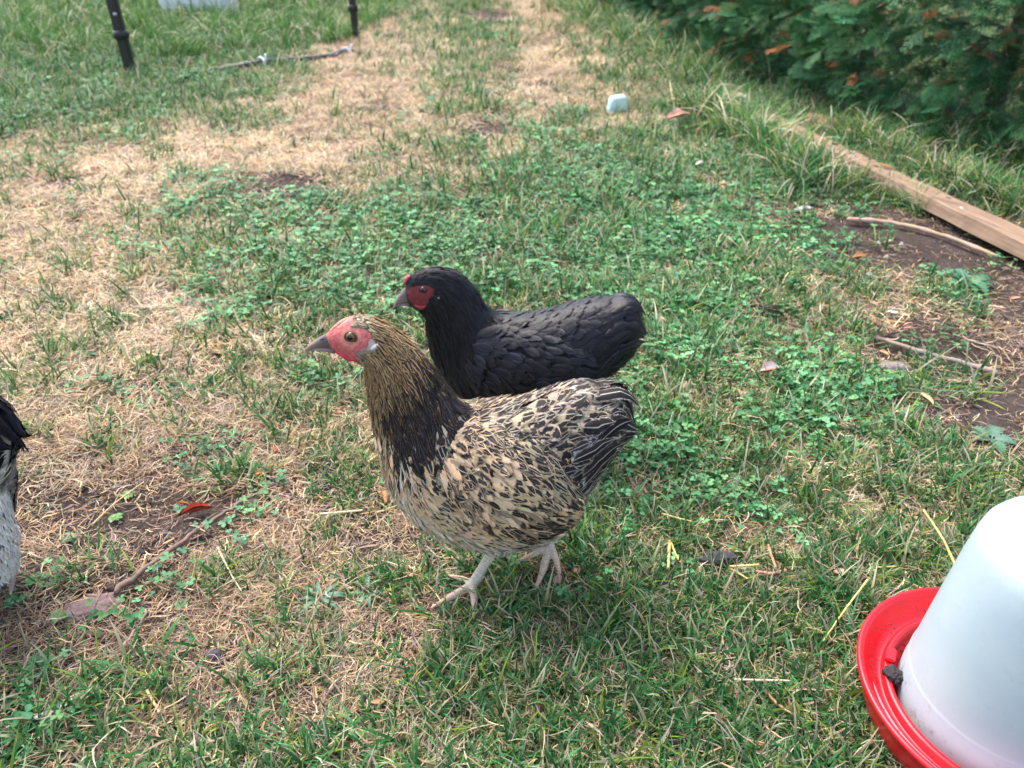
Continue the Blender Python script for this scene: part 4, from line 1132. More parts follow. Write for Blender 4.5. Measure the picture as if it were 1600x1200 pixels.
M_EYE = mat_attr('eye_ball', .06, .6, 10, .02, 10, 0, .0001)

def colmesh(name, V, F, col):
    return py_mesh(name, V, F, np.broadcast_to(np.array(col, float), (len(V), 3)) if np.ndim(col) == 1 else col)

class Surf:
    """grid surface evaluated at fractional grid coordinates; periodic in t when closed"""
    def __init__(s, P, closed=True, flip=1):
        s.P = P; s.nS, s.nT = P.shape[:2]; s.closed = closed
        dS = np.gradient(P, axis=0)
        dT = (np.roll(P, -1, 1) - np.roll(P, 1, 1)) / 2 if closed else np.gradient(P, axis=1)
        N = np.cross(dS, dT); N /= np.linalg.norm(N, axis=-1, keepdims=True) + 1e-12; s.N = N * flip
        s.mS = np.linalg.norm(dS, axis=-1); s.mT = np.linalg.norm(dT, axis=-1); s.dS = dS; s.dT = dT
    def get(s, G, a, b):
        ac = np.clip(a, 0, s.nS - 1.001); i = ac.astype(int); f = ac - i
        if s.closed: bb = np.mod(b, s.nT); j = bb.astype(int) % s.nT; g = bb - np.floor(bb); j2 = (j + 1) % s.nT
        else: bb = np.clip(b, 0, s.nT - 1.001); j = bb.astype(int); g = bb - j; j2 = j + 1
        if G.ndim == 3: f = f[..., None]; g = g[..., None]
        return G[i, j] * (1 - f) * (1 - g) + G[i + 1, j] * f * (1 - g) + G[i, j2] * (1 - f) * g + G[i + 1, j2] * f * g
    def pos(s, a, b):
        p = s.get(s.P, a, b); ex = (a - np.clip(a, 0, s.nS - 1.001))
        p = p + s.get(s.dS, a, b) * ex[..., None]
        if not s.closed: p = p + s.get(s.dT, a, b) * (b - np.clip(b, 0, s.nT - 1.001))[..., None]
        return p

def feathers(name, surf, a0, b0, L, W, ang, off, lift, base, mark, fp, mat, parent, origin, nv=6, shape=1.0, curl=0, cols=3, fluff=0.0, droop=0.0, split=False):
    """lay feathers on a surface, each following it. all arrays per feather"""
    n = len(a0); r = np.random.default_rng(len(a0) + 5)
    fp = np.array(fp, float); fp[:, 0] = np.where(fp[:, 0] < .02, -1.2, fp[:, 0])
    v = np.linspace(0, 1, nv + 1); u = np.linspace(-1, 1, cols)
    wv = np.sin(np.pi * np.clip(v * .93 + .07, 0, 1) ** (1.15 * shape)) ** .62; wv[-1] = .22; wv[0] = .3
    mS = np.maximum(surf.get(surf.mS, a0, b0), 4e-4); mT = np.maximum(surf.get(surf.mT, a0, b0), 4e-4)
    VV, UU = np.meshgrid(v, u, indexing='ij'); WV = np.repeat(wv[:, None], cols, 1)
    al = VV[None] * L[:, None, None]; ac = UU[None] * WV[None] * W[:, None, None] * .5
    al = al - (np.abs(UU) ** 2 * .10 * (VV > .6))[None] * L[:, None, None]
    cv = r.normal(0, .12, n)[:, None, None] + curl
    an = ang[:, None, None] + cv * VV[None]
    ds = (al * np.cos(an) - ac * np.sin(an)) / mS[:, None, None]; dt = (al * np.sin(an) + ac * np.cos(an)) / mT[:, None, None]
    A = a0[:, None, None] + ds; B = b0[:, None, None] + dt
    P = surf.pos(A, B); N = surf.get(surf.N, A, B)
    h = off[:, None, None] + lift[:, None, None] * VV[None] ** 1.6 + (1 - UU[None] ** 2) * W[:, None, None] * .10 + r.normal(0, 1, (n, nv + 1, cols)) * W[:, None, None] * .02
    P = P + N * h[..., None]
    P[..., 2] -= droop * (VV[None] ** 2) * L[:, None, None]
    V = P.reshape(-1, 3) - origin
    k = (nv + 1) * cols; q = []
    for i in range(nv):
        for j in range(cols - 1): q.append((i * cols + j, i * cols + j + 1, (i + 1) * cols + j + 1, (i + 1) * cols + j))
    Fq = (np.arange(n)[:, None, None] * k + np.array(q)[None]).reshape(-1, 4)
    rep = lambda x: np.repeat(x, k, 0)
    fu = np.zeros((n, nv + 1, cols, 4)); fu[..., 0] = (UU + 1) / 2; fu[..., 1] = VV; fu[..., 2] = r.random(n)[:, None, None]; fu[..., 3] = 1
    if split:
        q0 = np.array(q); V4 = V.reshape(n, k, 3); fu4 = fu.reshape(n, k, 4); one_ = np.ones((k, 1))
        for i in range(n):
            c0 = V4[i, 1].copy()
            me = mesh_np(name, V4[i] - c0, q0, {'fb': one_ * base[i], 'fm': one_ * mark[i], 'fp': one_ * fp[i], 'fu': fu4[i]})
            obj(name, me, mat, parent, tuple(c0))
        return None
    me = mesh_np(name, V, Fq, {'fb': rep(base), 'fm': rep(mark), 'fp': rep(fp), 'fu': fu.reshape(-1, 4)})
    o = obj(name, me, mat, parent); o['kind'] = 'stuff'; return o

def ss(x, a, b): t = np.clip((x - a) / (b - a), 0, 1); return t * t * (3 - 2 * t)
def loft_from_pixels(st, hw, Y, nS, nT, power=1.0, corr=True, inset=7.0):
    """stations: (back px, front px) outlines surveyed from the photo; the body gets real width hw"""
    bk = np.array([s[0] for s in st], float); fr = np.array([s[1] for s in st], float); hw = np.array(hw, float)
    bk = smooth_path(bk, nS); fr = smooth_path(fr, nS); w_ = np.interp(np.linspace(0, 1, nS), np.linspace(0, 1, len(hw)), hw)
    w_ = smooth_path(np.stack([hw, hw], -1), nS)[:, 0]
    if corr:
        dv = fr - bk; ln = np.linalg.norm(dv, axis=1)[:, None]; k_ = np.linspace(0, len(st) - 1, nS)
        ins = inset * ss(k_, 1.0, 3.5)[:, None] * (1 - ss(k_, len(st) - 3.0, len(st) - 1.0) * .6)[:, None]
        ins = np.minimum(ins, ln * .2); bk = bk + dv / ln * ins; fr = fr - dv / ln * ins
    B3 = np.array([onY(*p, Y) for p in bk]); F3 = np.array([onY(*p, Y) for p in fr])
    C = (B3 + F3) / 2; U = (B3 - F3) / 2
    cp = (bk + fr) / 2; ax = np.gradient(cp, axis=0); ax /= np.linalg.norm(ax, axis=1)[:, None] + 1e-9
    n2 = np.stack([-ax[:, 1], ax[:, 0]], -1)
    W3 = np.stack([0 * w_, w_, 0 * w_], -1)
    Wp = proj(C + W3) - proj(C); A = np.abs(((bk - fr) / 2 * n2).sum(1)) + 1e-6; Wn = np.abs((Wp * n2).sum(1))
    k = np.sqrt(np.maximum(A ** 2 - Wn ** 2, (.55 * A) ** 2)) / A
    if corr: U = U * k[:, None]
    t = np.linspace(0, 2 * np.pi, nT, endpoint=False)
    ct = np.cos(t); stn = np.sin(t); ct = np.sign(ct) * np.abs(ct) ** power; stn = np.sign(stn) * np.abs(stn) ** power
    P = C[:, None] + ct[None, :, None] * U[:, None] + stn[None, :, None] * (-W3)[:, None]
    return P                                   # t = pi/2 faces the camera (-Y), t=0 is the back, t=pi the breast
def grid_faces(nS, nT, closed=True):
    F = []
    for i in range(nS - 1):
        for j in range(nT if closed else nT - 1):
            k = (j + 1) % nT; F.append((i * nT + j, (i + 1) * nT + j, (i + 1) * nT + k, i * nT + k))
    return F

def build_hen(spec):
    Y = spec['Y']; dx = spec.get('dx', 0.0); dy = spec.get('dy', 0.0)
    NS, NTT = 150, 56
    P = loft_from_pixels(spec['st'], spec['hw'], Y, NS, NTT, inset=spec.get('inset', 7.0))
    feet = np.array([spec['cx'], Y, 0.])
    org = feet
    root = empty('hen', tuple(org + np.array([dx, dy, 0]))); tag(root, spec['label'], 'hen')
    nst = len(spec['st'])
    surf = Surf(P, True)
    # make sure normals point outwards
    cen = P.mean(1, keepdims=True)
    if ((surf.N * (P - cen)).sum(-1)).mean() < 0: surf.N *= -1
    # ---- one continuous body: loft + thighs + shanks + toes, fused by voxel remeshing
    V = list((P.reshape(-1, 3) - org)); F = grid_faces(NS, NTT)
    o = len(V); V.append(P[0].mean(0) - org); V.append(P[-1].mean(0) - org)
    for j in range(NTT):
        k = (j + 1) % NTT; F.append((o, j, k)); F.append((o + 1, (NS - 1) * NTT + k, (NS - 1) * NTT + j))
    segs = []                                   # (points, radii) of all leg tubes for colouring
    for pts, rad in spec['legs']:
        p = smooth_path(np.array(pts), 16) - org; r_ = np.interp(np.linspace(0, 1, 16), np.linspace(0, 1, len(rad)), rad)
        tv, tf, tf3 = tube(p, r_, 12); oo = len(V); V += list(tv); F += [tuple(x + oo for x in f) for f in tf + tf3]; segs.append((p, r_))
    me = py_mesh('body_raw', V, F)
    ob = bpy.data.objects.new('tmp', me); COL.objects.link(ob)
    bm = bmesh.new(); bm.from_mesh(me); bmesh.ops.recalc_face_normals(bm, faces=bm.faces[:]); bm.to_mesh(me); bm.free()
    md = ob.modifiers.new('r', 'REMESH'); md.mode = 'VOXEL'; md.voxel_size = .0017; md.use_smooth_shade = True
    sm = ob.modifiers.new('s', 'SMOOTH'); sm.factor = .5; sm.iterations = 2
    dg = bpy.context.evaluated_depsgraph_get(); me2 = bpy.data.meshes.new_from_object(ob.evaluated_get(dg))
    bpy.data.objects.remove(ob); me2.name = 'body'
    nV = len(me2.vertices); co = np.empty(nV * 3, np.float32); me2.vertices.foreach_get('co', co); co = co.reshape(-1, 3)
    W0 = co + org
    # skin colours: mirror to the camera's side so both cheeks are alike
    Wm = W0.copy(); Wm[:, 1] = Y - np.abs(W0[:, 1] - Y)
    pp = proj(Wm)
    col = np.zeros((nV, 4), np.float32); col[:, 3] = 1
    col[:, :3] = spec['under']
    nzz = fbm(co[:, 0] * 240, co[:, 2] * 240, 3); nz2 = fbm(co[:, 0] * 700 + 5, co[:, 2] * 700, 2)
    fm_ = inpoly(pp + (nzz[:, None] - .5) * 5, spec['face'])
    fc = np.array(spec['face_col']); rr = fc[0][None] * (1 - nz2[:, None]) + fc[1][None] * nz2[:, None]
    # pale skin towards the eye ring and the beak root, wattle edge darker red
    de = np.hypot(pp[:, 0] - spec['eye'][0], pp[:, 1] - spec['eye'][1])
    ring = np.exp(-((de - spec['eye_r'] * 1.7) / (spec['eye_r'] * .45)) ** 2)[:, None] * (.35 + .5 * nz2[:, None])
    rr = rr * (1 - ring) + np.array(spec['ring_col']) * ring
    col[fm_, :3] = rr[fm_]
    for poly, c_ in spec['patches']:
        mk = inpoly(pp + (nzz[:, None] - .5) * 4, poly); col[mk, :3] = np.array(c_) * (.8 + .4 * nz2[mk, None])
    isleg = np.zeros(nV, bool); band = np.zeros(nV)
    for (p, r_), kind in zip(segs, spec['leg_kind']):
        if kind == 'thigh': continue
        d = np.full(nV, 9.); par = np.zeros(nV)
        for i in range(len(p) - 1):
            ab = p[i + 1] - p[i]; tt = np.clip(((co - p[i]) @ ab) / (ab @ ab + 1e-12), 0, 1)
            dd = np.linalg.norm(co - p[i] - tt[:, None] * ab, axis=1) - (r_[i] + tt * (r_[i + 1] - r_[i]))
            k = dd < d; d = np.where(k, dd, d); par = np.where(k, (i + tt) / (len(p) - 1), par)
        k = d < .0022; length = np.linalg.norm(np.diff(p, axis=0), axis=1).sum()
        lc = np.array(spec['leg_col'][0])[None] * (1 - par[k, None]) + np.array(spec['leg_col'][1])[None] * par[k, None] if kind == 'toe' else np.repeat(np.array(spec['leg_col'][0])[None], k.sum(), 0)
        bands = .5 + .5 * np.sin(par[k] * length / .0032 * 6.283); lc = lc * (1 - .38 * bands[:, None] ** 3)
        if kind == 'toe': cl = par[k] > .90; lc[cl] = np.array((.52, .42, .34))
        col[k, :3] = lc; isleg |= k
        # raise the scales a little
        nr = np.empty(nV * 3, np.float32); me2.vertices.foreach_get('normal', nr); nr = nr.reshape(-1, 3)
        co[k] -= nr[k] * (bands[:, None] ** 3) * .00035
    me2.vertices.foreach_set('co', co.ravel()); me2.update()
    at = me2.attributes.new('col', 'FLOAT_COLOR', 'POINT'); at.data.foreach_set('color', col.ravel())
    body = obj('body', me2, M_SKIN, root)
    bvh = BVHTree.FromPolygons([tuple(map(float, v)) for v in (P.reshape(-1, 3))], grid_faces(NS, NTT))
    def hit(px, py):
        d = Vector(ray(px, py)).normalized(); h = bvh.ray_cast(Vector((0, 0, CH)), d)
        if h[0] is None:
            q = onY(px, py, Y - .01); return np.array(q), np.array([0, -1., 0])
        nn = np.array(h[1]); nn = nn if nn @ np.array(d) < 0 else -nn
        return np.array(h[0]), nn
    spec['hit'] = hit
    def both(fn):
        for s in (1, -1): fn(s)
    def mir(p, s): p = np.array(p, float); p = p.copy(); p[..., 1] = Y + (p[..., 1] - Y) * s; return p
    # ---- eyes
    ec, en = hit(*spec['eye']); en = np.array([en[0] * .5 - .10, -1, .12]); en /= np.linalg.norm(en); er = spec['eye_m']
    for s in (1, -1):
        n_ = en.copy(); n_[1] *= s; c = mir(ec, s) - n_ * er * .42
        bm = bmesh.new(); bmesh.ops.create_uvsphere(bm, u_segments=36, v_segments=28, radius=er)
        zq = Vector((0, 0, 1)).rotation_difference(Vector(n_)); me = bpy.data.meshes.new('eye'); bm.to_mesh(me); bm.free()
        cc = np.ones((len(me.vertices), 4), np.float32)
        for v in me.vertices:
            a = math.acos(max(-1, min(1, v.co.z / er))); q = random.uniform(.85, 1.15)
            cc[v.index, :3] = (.004, .004, .004) if a < .50 else (np.array(spec['iris']) * q if a < .92 else (.03, .015, .01))
        at = me.attributes.new('col', 'FLOAT_COLOR', 'POINT'); at.data.foreach_set('color', cc.ravel())
        me.polygons.foreach_set('use_smooth', np.ones(len(me.polygons), bool))
        e = obj('eye', me, M_EYE, root, tuple(c - org)); e.rotation_euler = zq.to_euler()
        # lids: a fleshy ring hugging the eyeball, slightly almond shaped
        ring = []; zv = Vector(n_); xv = zv.cross(Vector((0, 0, 1))).normalized(); yv = xv.cross(zv)
        for i in range(33):
            a = i / 32 * 6.2832; rx = er * 1.02; ry = er * .90
            ring.append(np.array(c) + np.array(xv) * rx * math.cos(a) + np.array(yv) * ry * math.sin(a) + n_ * er * (.36 + .10 * math.cos(2 * a)) - org)
        tv, tf, tf3 = tube(np.array(ring), np.full(33, er * .17), 10)
        obj('eyelid', colmesh('eyelid', tv, tf, spec['lid_col']), M_SKIN, e.parent)
    # ---- beak
    for nm, st, hw, c in (('upper_beak', *spec['ubeak']), ('lower_beak', *spec['lbeak'])):
        Q = loft_from_pixels(st, hw, Y, 26, 24, corr=False)
        cols = np.zeros((26 * 24 + 2, 3)); 
        for i in range(26):
            f = i / 25
            for j in range(24):
                t = math.cos(j / 24 * 6.2832); low = max(0, -t)
                cols[i * 24 + j] = np.array(c[0]) * (1 - f) * (1 - low * .5) + np.array(c[1]) * (f + low * .5 * (1 - f))
        cols[-2:] = c[1]
        VV = list(Q.reshape(-1, 3) - org) + [Q[0].mean(0) - org, Q[-1].mean(0) - org]
        FF = grid_faces(26, 24) + [(26 * 24, (j + 1) % 24, j) for j in range(24)] + [(26 * 24 + 1, 25 * 24 + j, 25 * 24 + (j + 1) % 24) for j in range(24)]
        bk = obj(nm, py_mesh(nm, VV, FF, cols), M_BEAK, root)
        if nm == 'upper_beak':
            for s in (1, -1):
                p = mir(onY(*spec['nostril'], Y - .0048), s) - org
                tv, tf, tf3 = tube(np.array([p + np.array([-.0022, 0, -.0008]), p, p + np.array([.0022, 0, .0008])]), [.0003, .0009, .0004], 8)
                obj('nostril', colmesh('nostril', tv, tf + tf3, (.05, .03, .03)), M_BEAK, bk)
    # ---- comb (low pea comb of three bumpy ridges) and wattles
    cb = spec['comb']; P0 = np.array([onY(*p, Y) for p in cb]); P0 = smooth_path(P0, 22); VV = []; FF = []
    for off_, sc in ((0, 1), (-.0016, .85), (.0016, .85)):
        q = P0 + np.array([0, off_, 0]); rr_ = spec['comb_r'] * sc * np.sin(np.linspace(.12, 3.0, 22)) ** .8 * (1 + .10 * np.sin(np.linspace(0, 26, 22) + off_ * 900))
        tv, tf, tf3 = tube(q - org, rr_, 10); oo = len(VV); VV += list(tv); FF += [tuple(x + oo for x in f) for f in tf + tf3]
    obj('comb', colmesh('comb', VV, FF, np.array([np.array(spec['comb_col']) * random.uniform(.85, 1.15) for _ in VV])), M_SKIN, root)
    for s in (1, -1):
        p = [];
        for q in spec['wattle']:
            h_, n_ = hit(*q); p.append(mir(h_ + n_ * .0004, s))
        p = smooth_path(p, 14); rr_ = spec['wattle_r'] * np.sin(np.linspace(.2, 2.95, 14)) ** .7
        tv, tf, tf3 = tube(p - org, rr_, 10)
        obj('wattle', colmesh('wattle', tv, tf + tf3, np.array([np.array(spec['wattle_col']) * random.uniform(.85, 1.15) for _ in tv])), M_SKIN, root)
        p = []
        for q in spec['lobe']:
            h_, n_ = hit(*q); p.append(mir(h_ + n_ * .0006, s))
        p = smooth_path(p, 12); tv, tf, tf3 = tube(p - org, spec['lobe_r'] * np.sin(np.linspace(.3, 2.9, 12)) ** .7, 10)
        obj('ear_lobe', colmesh('ear_lobe', tv, tf + tf3, np.array([np.array(spec['lobe_col']) * random.uniform(.85, 1.15) for _ in tv])), M_SKIN, root)
    # ---- plumage
    r = np.random.default_rng(spec['seed'])
    ks = (nst - 1) / (NS - 1)
    # sample roots with roughly even spacing on the surface
    area = surf.mS * surf.mT
    def roots(klo, khi, n, tlo=0, thi=np.pi, bias=None):
        m = n * 14
        a = r.uniform(klo / ks, khi / ks, m); th = r.uniform(tlo, thi, m) * r.choice([-1, 1], m); b = th / (2 * np.pi) * NTT
        w_ = surf.get(area, a, b); k = r.random(m) < w_ / (w_.max() + 1e-12); a, b, th = a[k], b[k], th[k]
        a, b, th = a[:n], b[:n], th[:n]
        p = surf.pos(a, b); p[:, 1] = Y - np.abs(p[:, 1] - Y)
        kk = ~inpoly(proj(p), spec['bare_face']); a, b, th = a[kk], b[kk], th[kk]
        o_ = np.argsort(-a); return a[o_], b[o_], np.abs(th[o_]), th[o_]
    spec['feather'](root, org, surf, roots, r, ks, NTT, hit, mir, Y)
    # bring the hen onto its spot
    return root

def inpoly(p, poly):
    x, y = p[:, 0], p[:, 1]; poly = np.array(poly, float); n = len(poly); ins = np.zeros(len(x), bool); j = n - 1
    for i in range(n):
        xi, yi = poly[i]; xj, yj = poly[j]
        c = ((yi > y) != (yj > y)) & (x < (xj - xi) * (y - yi) / (yj - yi + 1e-12) + xi); ins ^= c; j = i
    return ins

def mixc(a, b, f):
    f = np.asarray(f)[..., None]; return np.asarray(a) * (1 - f) + np.asarray(b) * f
def ss(x, a, b): t = np.clip((x - a) / (b - a), 0, 1); return t * t * (3 - 2 * t)

def wing_surface(rows, hit, mir, Y, s, bulge, nS=60, nT=26):
    tp = smooth_path([q[0] for q in rows], nS); bt = smooth_path([q[1] for q in rows], nS); G = np.zeros((nS, nT, 3))
    for i in range(0, nS):
        for j in range(nT):
            f = j / (nT - 1); px = tp[i] * (1 - f) + bt[i] * f; h_, n_ = hit(*px)
            e = math.sin(math.pi * (.04 + .84 * i / (nS - 1))) ** .7 * math.sin(math.pi * (.0 + .86 * f)) ** .8
            G[i, j] = h_ + n_ * bulge * e
    for _ in range(3):                          # relax
        G[1:-1] = (G[:-2] + G[2:] + 2 * G[1:-1]) / 4; G[:, 1:-1] = (G[:, :-2] + G[:, 2:] + 2 * G[:, 1:-1]) / 4
    G = mir(G, s); sf = Surf(G, False)
    if (sf.N[..., 1].mean() * s) > 0: sf.N *= -1
    return sf

def plumage(style):
    """returns the function that lays all feathers of one hen; style holds colour rules"""
    S = style
    def lay(root, org, surf, roots, r, ks, NTT, hit, mir, Y):
        T = lambda n, *a: np.tile(np.array(a, float), (n, 1))
        mat = S['mat']
        def go(name, rt, L, W, ang, off, lift, key, **kw):
            a, b, th, ths = rt; n = len(a); k = a * ks
            base, mark, fp = S[key](k, th, n, r)
            L = L * r.uniform(.8, 1.2, n); W = W * r.uniform(.8, 1.2, n)
            an = ang * np.sign(ths) + r.normal(0, .13, n)
            pmat = kw.pop('pmat', mat); par = kw.pop('par', root)
            return feathers(name, surf, a, b, L, W, an, off * r.uniform(.6, 1.4, n), lift * r.uniform(.4, 1.5, n), base, mark, fp, pmat, par, org, **kw)
        one = np.ones
        # belly and thigh fluff first (lowest layer)
        z = lambda rt, f: f(rt[0] * ks, rt[2])
        rt = roots(7.2, 15.8, S['n'][0], 2.2, np.pi); n = len(rt[0])
        go('belly_fluff', rt, .030 * one(n), .0085 * one(n), 0.10 * one(n), .0015 * one(n), .0035 * one(n), 'belly', droop=.12)
        rt = roots(6.0, 12.5, S['n'][1], 1.25, 2.7); n = len(rt[0])
        go('breast_plumage', rt, .028 * one(n), .0135 * one(n), .10 - .25 * ss(rt[0] * ks, 8, 11), .0025 * one(n), .0022 * one(n), 'breast')
        rt = roots(5.2, 8.8, S['n'][1] // 2, 1.9, np.pi); n = len(rt[0])
        go('upper_breast_plumage', rt, .026 * one(n), .012 * one(n), 0. * one(n), .0025 * one(n), .0022 * one(n), 'breast')
        rt = roots(6.6, 15.2, S['n'][2], 0, 1.5); n = len(rt[0])
        go('saddle_plumage', rt, .032 + .012 * ss(rt[0] * ks, 10, 14), .0150 + .005 * ss(rt[0] * ks, 9, 13), .12 * one(n), .003 * one(n), .0032 * one(n), 'back')
        rt = roots(11.0, 15.9, S['n'][3], .9, 2.5); n = len(rt[0])
        go('rump_plumage', rt, .038 * one(n), .0200 * one(n), -.15 * one(n), .003 * one(n), .003 * one(n), 'rump')
        # tail: long stiff feathers fanned over the end of the body
        nt_ = S['n'][4]; a = r.uniform(12.3, 15.5, nt_) / ks; th = r.uniform(.15, 1.75, nt_) * r.choice([-1, 1], nt_); b = th / (2 * np.pi) * NTT
        o_ = np.argsort(-a); a, b, th = a[o_], b[o_], th[o_]
        te = empty('tail', (0, 0, 0)); te.parent = root
        go('tail_feather', (a, b, np.abs(th), th), .056 * one(nt_), .024 * one(nt_), -.05 * one(nt_), .006 * one(nt_), .007 * one(nt_), 'tail', nv=9, cols=5, shape=.9, par=te, split=True)
        # neck hackles
        rt = roots(2.1, 6.4, S['n'][5]); k = rt[0] * ks; n = len(k)
        go('hackle', rt, .018 + .028 * ss(k, 2.5, 5.5), .0042 + .0042 * ss(k, 2.5, 6.5), .0 * one(n), .0022 + .002 * ss(k, 5, 7), .0024 * one(n), 'hackle', shape=.85)
        # head
        rt = roots(.6, 3.2, S['n'][6]); k = rt[0] * ks; n = len(k)
        go('head_plumage', rt, .006 + .006 * ss(k, 1.2, 3), .0026 + .001 * ss(k, 1.2, 3), .0 * one(n), .0006 * one(n), .0007 * one(n), 'head', nv=4)
        # loose hair-fine barbs that soften breast, belly and neck
        rt = roots(6.8, 15, S['n'][0], 1.7, np.pi); n = len(rt[0])
        go('loose_barbs', rt, .017 * one(n), .0011 * one(n), .0 * one(n), .0050 * one(n), .0035 * one(n), 'belly', droop=.1)
        rt = roots(2.2, 6.5, S['n'][5] // 2); n = len(rt[0])
        go('neck_barbs', rt, .016 * one(n), .0010 * one(n), .0 * one(n), .0050 * one(n), .0020 * one(n), 'hackle')
        rt = roots(.45, 1.9, 420, 0, 2.7); k = rt[0] * ks; n = len(k)
        go('crown_plumage', rt, .0055 + .003 * ss(k, 1, 2), .0022 * one(n), .0 * one(n), .0004 * one(n), .0008 * one(n), 'head', nv=4)
        # wings
        for s in (1, -1):
            ws = wing_surface(S['wing'], hit, mir, Y, s, S['bulge'])
            wg = empty('wing', (0, 0, 0)); wg.parent = root
            G = ws.P; V = list(G.reshape(-1, 3) - org); me = py_mesh('wing_skin', V, grid_faces(ws.nS, ws.nT, False)); 
            at = me.attributes.new('col', 'FLOAT_COLOR', 'POINT'); cc = np.ones((len(V), 4), np.float32); cc[:, :3] = S['wing_under']; at.data.foreach_set('color', cc.ravel())
            obj('wing_skin', me, M_SKIN, wg)
            # flight feathers along the lower rear
            nf = 11; a = np.linspace(.30, .62, nf) * (ws.nS - 1); b = np.linspace(.93, .50, nf) * (ws.nT - 1)
            base, mark, fp = S['flight'](None, None, nf, r)
            feathers('flight_feather', ws, a, b, np.linspace(.050, .060, nf), np.full(nf, .012), np.full(nf, -.05), np.linspace(.0012, .004, nf), np.full(nf, .001), base, mark, fp, mat, wg, org, nv=9, cols=5, split=True)
            nc = S['n'][7]; a = r.uniform(0.0, .86, nc) * (ws.nS - 1); b = r.uniform(-.02, .96, nc) * (ws.nT - 1); o_ = np.argsort(-a); a, b = a[o_], b[o_]
            fa = a / (ws.nS - 1); fbb = b / (ws.nT - 1)
            base, mark, fp = S['wingc'](fa, fbb, nc, r)
            feathers('wing_coverts', ws, a, b, (.022 + .010 * fa) * r.uniform(.8, 1.2, nc), (.0098 + .003 * fa) * r.uniform(.75, 1.25, nc), r.normal(.0, .14, nc), .0035 * r.uniform(.8, 1.5, nc) + .002 * (1 - fa), .0032 * r.uniform(.5, 1.5, nc), base, mark, fp, mat, wg, org)
        # thigh fluff around each leg top
        for pts, r0, r1 in S['thighs']:
            p = smooth_path(np.array(pts), 24); rad = np.interp(np.linspace(0, 1, 24), [0, .55, 1], [r0, r0 * .85, r1]); n_t = 28
            T_ = np.gradient(p, axis=0); T_ /= np.linalg.norm(T_, axis=1)[:, None]; u = np.cross(T_, [0, 1., 0]); u /= np.linalg.norm(u, axis=1)[:, None]; v = np.cross(T_, u)
            aa = np.linspace(0, 2 * np.pi, n_t, endpoint=False)
            G = p[:, None] + rad[:, None, None] * (np.cos(aa)[None, :, None] * u[:, None] + np.sin(aa)[None, :, None] * v[:, None]); sf = Surf(G, True)
            if ((sf.N * (G - p[:, None])).sum(-1)).mean() < 0: sf.N *= -1
            nn = S.get('fluff', 420) if r0 < .035 else 2600; a = np.sort(r.uniform(0, 21, nn))[::-1]; b = r.uniform(0, n_t, nn)
            base, mark, fp = S['belly'](np.full(nn, 12.), np.full(nn, 2.9), nn, r)
            feathers('thigh_fluff', sf, a, b, r.uniform(.012, .022, nn), r.uniform(.0018, .0040, nn), r.normal(0, .2, nn), np.full(nn, .0008), r.uniform(.0005, .003, nn), base, mark, fp, mat, root, org)
    return lay

# ---------------- colour rules
def cvar(c, n, r, a=.18): return np.clip(np.array(c)[None] * (1 + r.normal(0, a, (n, 1))) * (1 + r.normal(0, .05, (n, 3))), 0, 1)
def FPa(w, s, sh, e): return np.stack([np.asarray(w, float), np.asarray(s, float), np.asarray(sh, float), np.asarray(e, float)], -1)
BK = (.016, .013, .015); BUF = (.62, .405, .225); CRM = (.70, .56, .385); GLD = (.56, .35, .16); GRY = (.36, .33, .29); PAL = (.66, .60, .50)
def sp_head(k, th, n, r):
    f = ss(k, 1.0, 2.8); base = mixc(cvar((.64, .51, .35), n, r), cvar((.44, .30, .15), n, r), f); dk = r.random(n) < .22
    base[dk] *= .25
    return base, cvar(BK, n, r) * 1.8, FPa(np.where(r.random(n) < .8, .42, 0) + r.uniform(-.1, .1, n), .15 + 0 * k, .0 * k, 1.1 + 0 * k)
def sp_hackle(k, th, n, r):
    front = ss(th, 1.9, 2.7); low = ss(k, 3.6, 5.6)
    base = mixc(cvar(GLD, n, r, .25), cvar((.50, .33, .16), n, r), r.random(n) * .6)
    base = mixc(base, cvar((.42, .29, .17), n, r), front * .7 * (1 - low)); base = mixc(base, cvar((.33, .19, .08), n, r), low * (1 - front))
    wd = .34 + .12 * r.random(n) + .42 * low * (1 - .45 * front)
    blk = (k > 4.4) & (th < 2.1) & (r.random(n) < .52); base[blk] = cvar((.05, .036, .03), blk.sum(), r)
    fr = (th > 1.95 + .3 * r.random(n)) & (k > 4.6); base[fr] = cvar((.52, .36, .21), fr.sum(), r); wd[fr] = np.where(r.random(fr.sum()) < .5, .35, .12)
    return base, cvar(BK, n, r), FPa(wd, .05 + 0 * k, .10 + 0 * k, 1.2 + 0 * k)
def sp_breast(k, th, n, r):
    low = ss(th, 1.9, 2.8); base = mixc(cvar(BUF, n, r), cvar(CRM, n, r), np.clip(low * .8 + r.random(n) * .4, 0, 1))
    has = r.random(n) < (.45 - .30 * low); w_ = np.where(has, r.uniform(.2, .5, n), 0); st = r.uniform(.4, .75, n)
    gry = r.random(n) < .10; base[gry] = cvar((.42, .38, .34), gry.sum(), r)
    return base, cvar((.030, .026, .030), n, r), FPa(w_, st, .35 * (r.random(n) < .5), np.where(r.random(n) < .5, .9, 1.2))
def sp_belly(k, th, n, r):
    f = ss(k, 9, 14); base = mixc(cvar((.72, .62, .48), n, r), cvar((.56, .51, .44), n, r), f * .8 + .2 * r.random(n))
    has = r.random(n) < .16
    return base, cvar((.12, .11, .11), n, r), FPa(np.where(has, .5, 0), .3 + 0 * k, .2 + 0 * k, .9 + 0 * k)
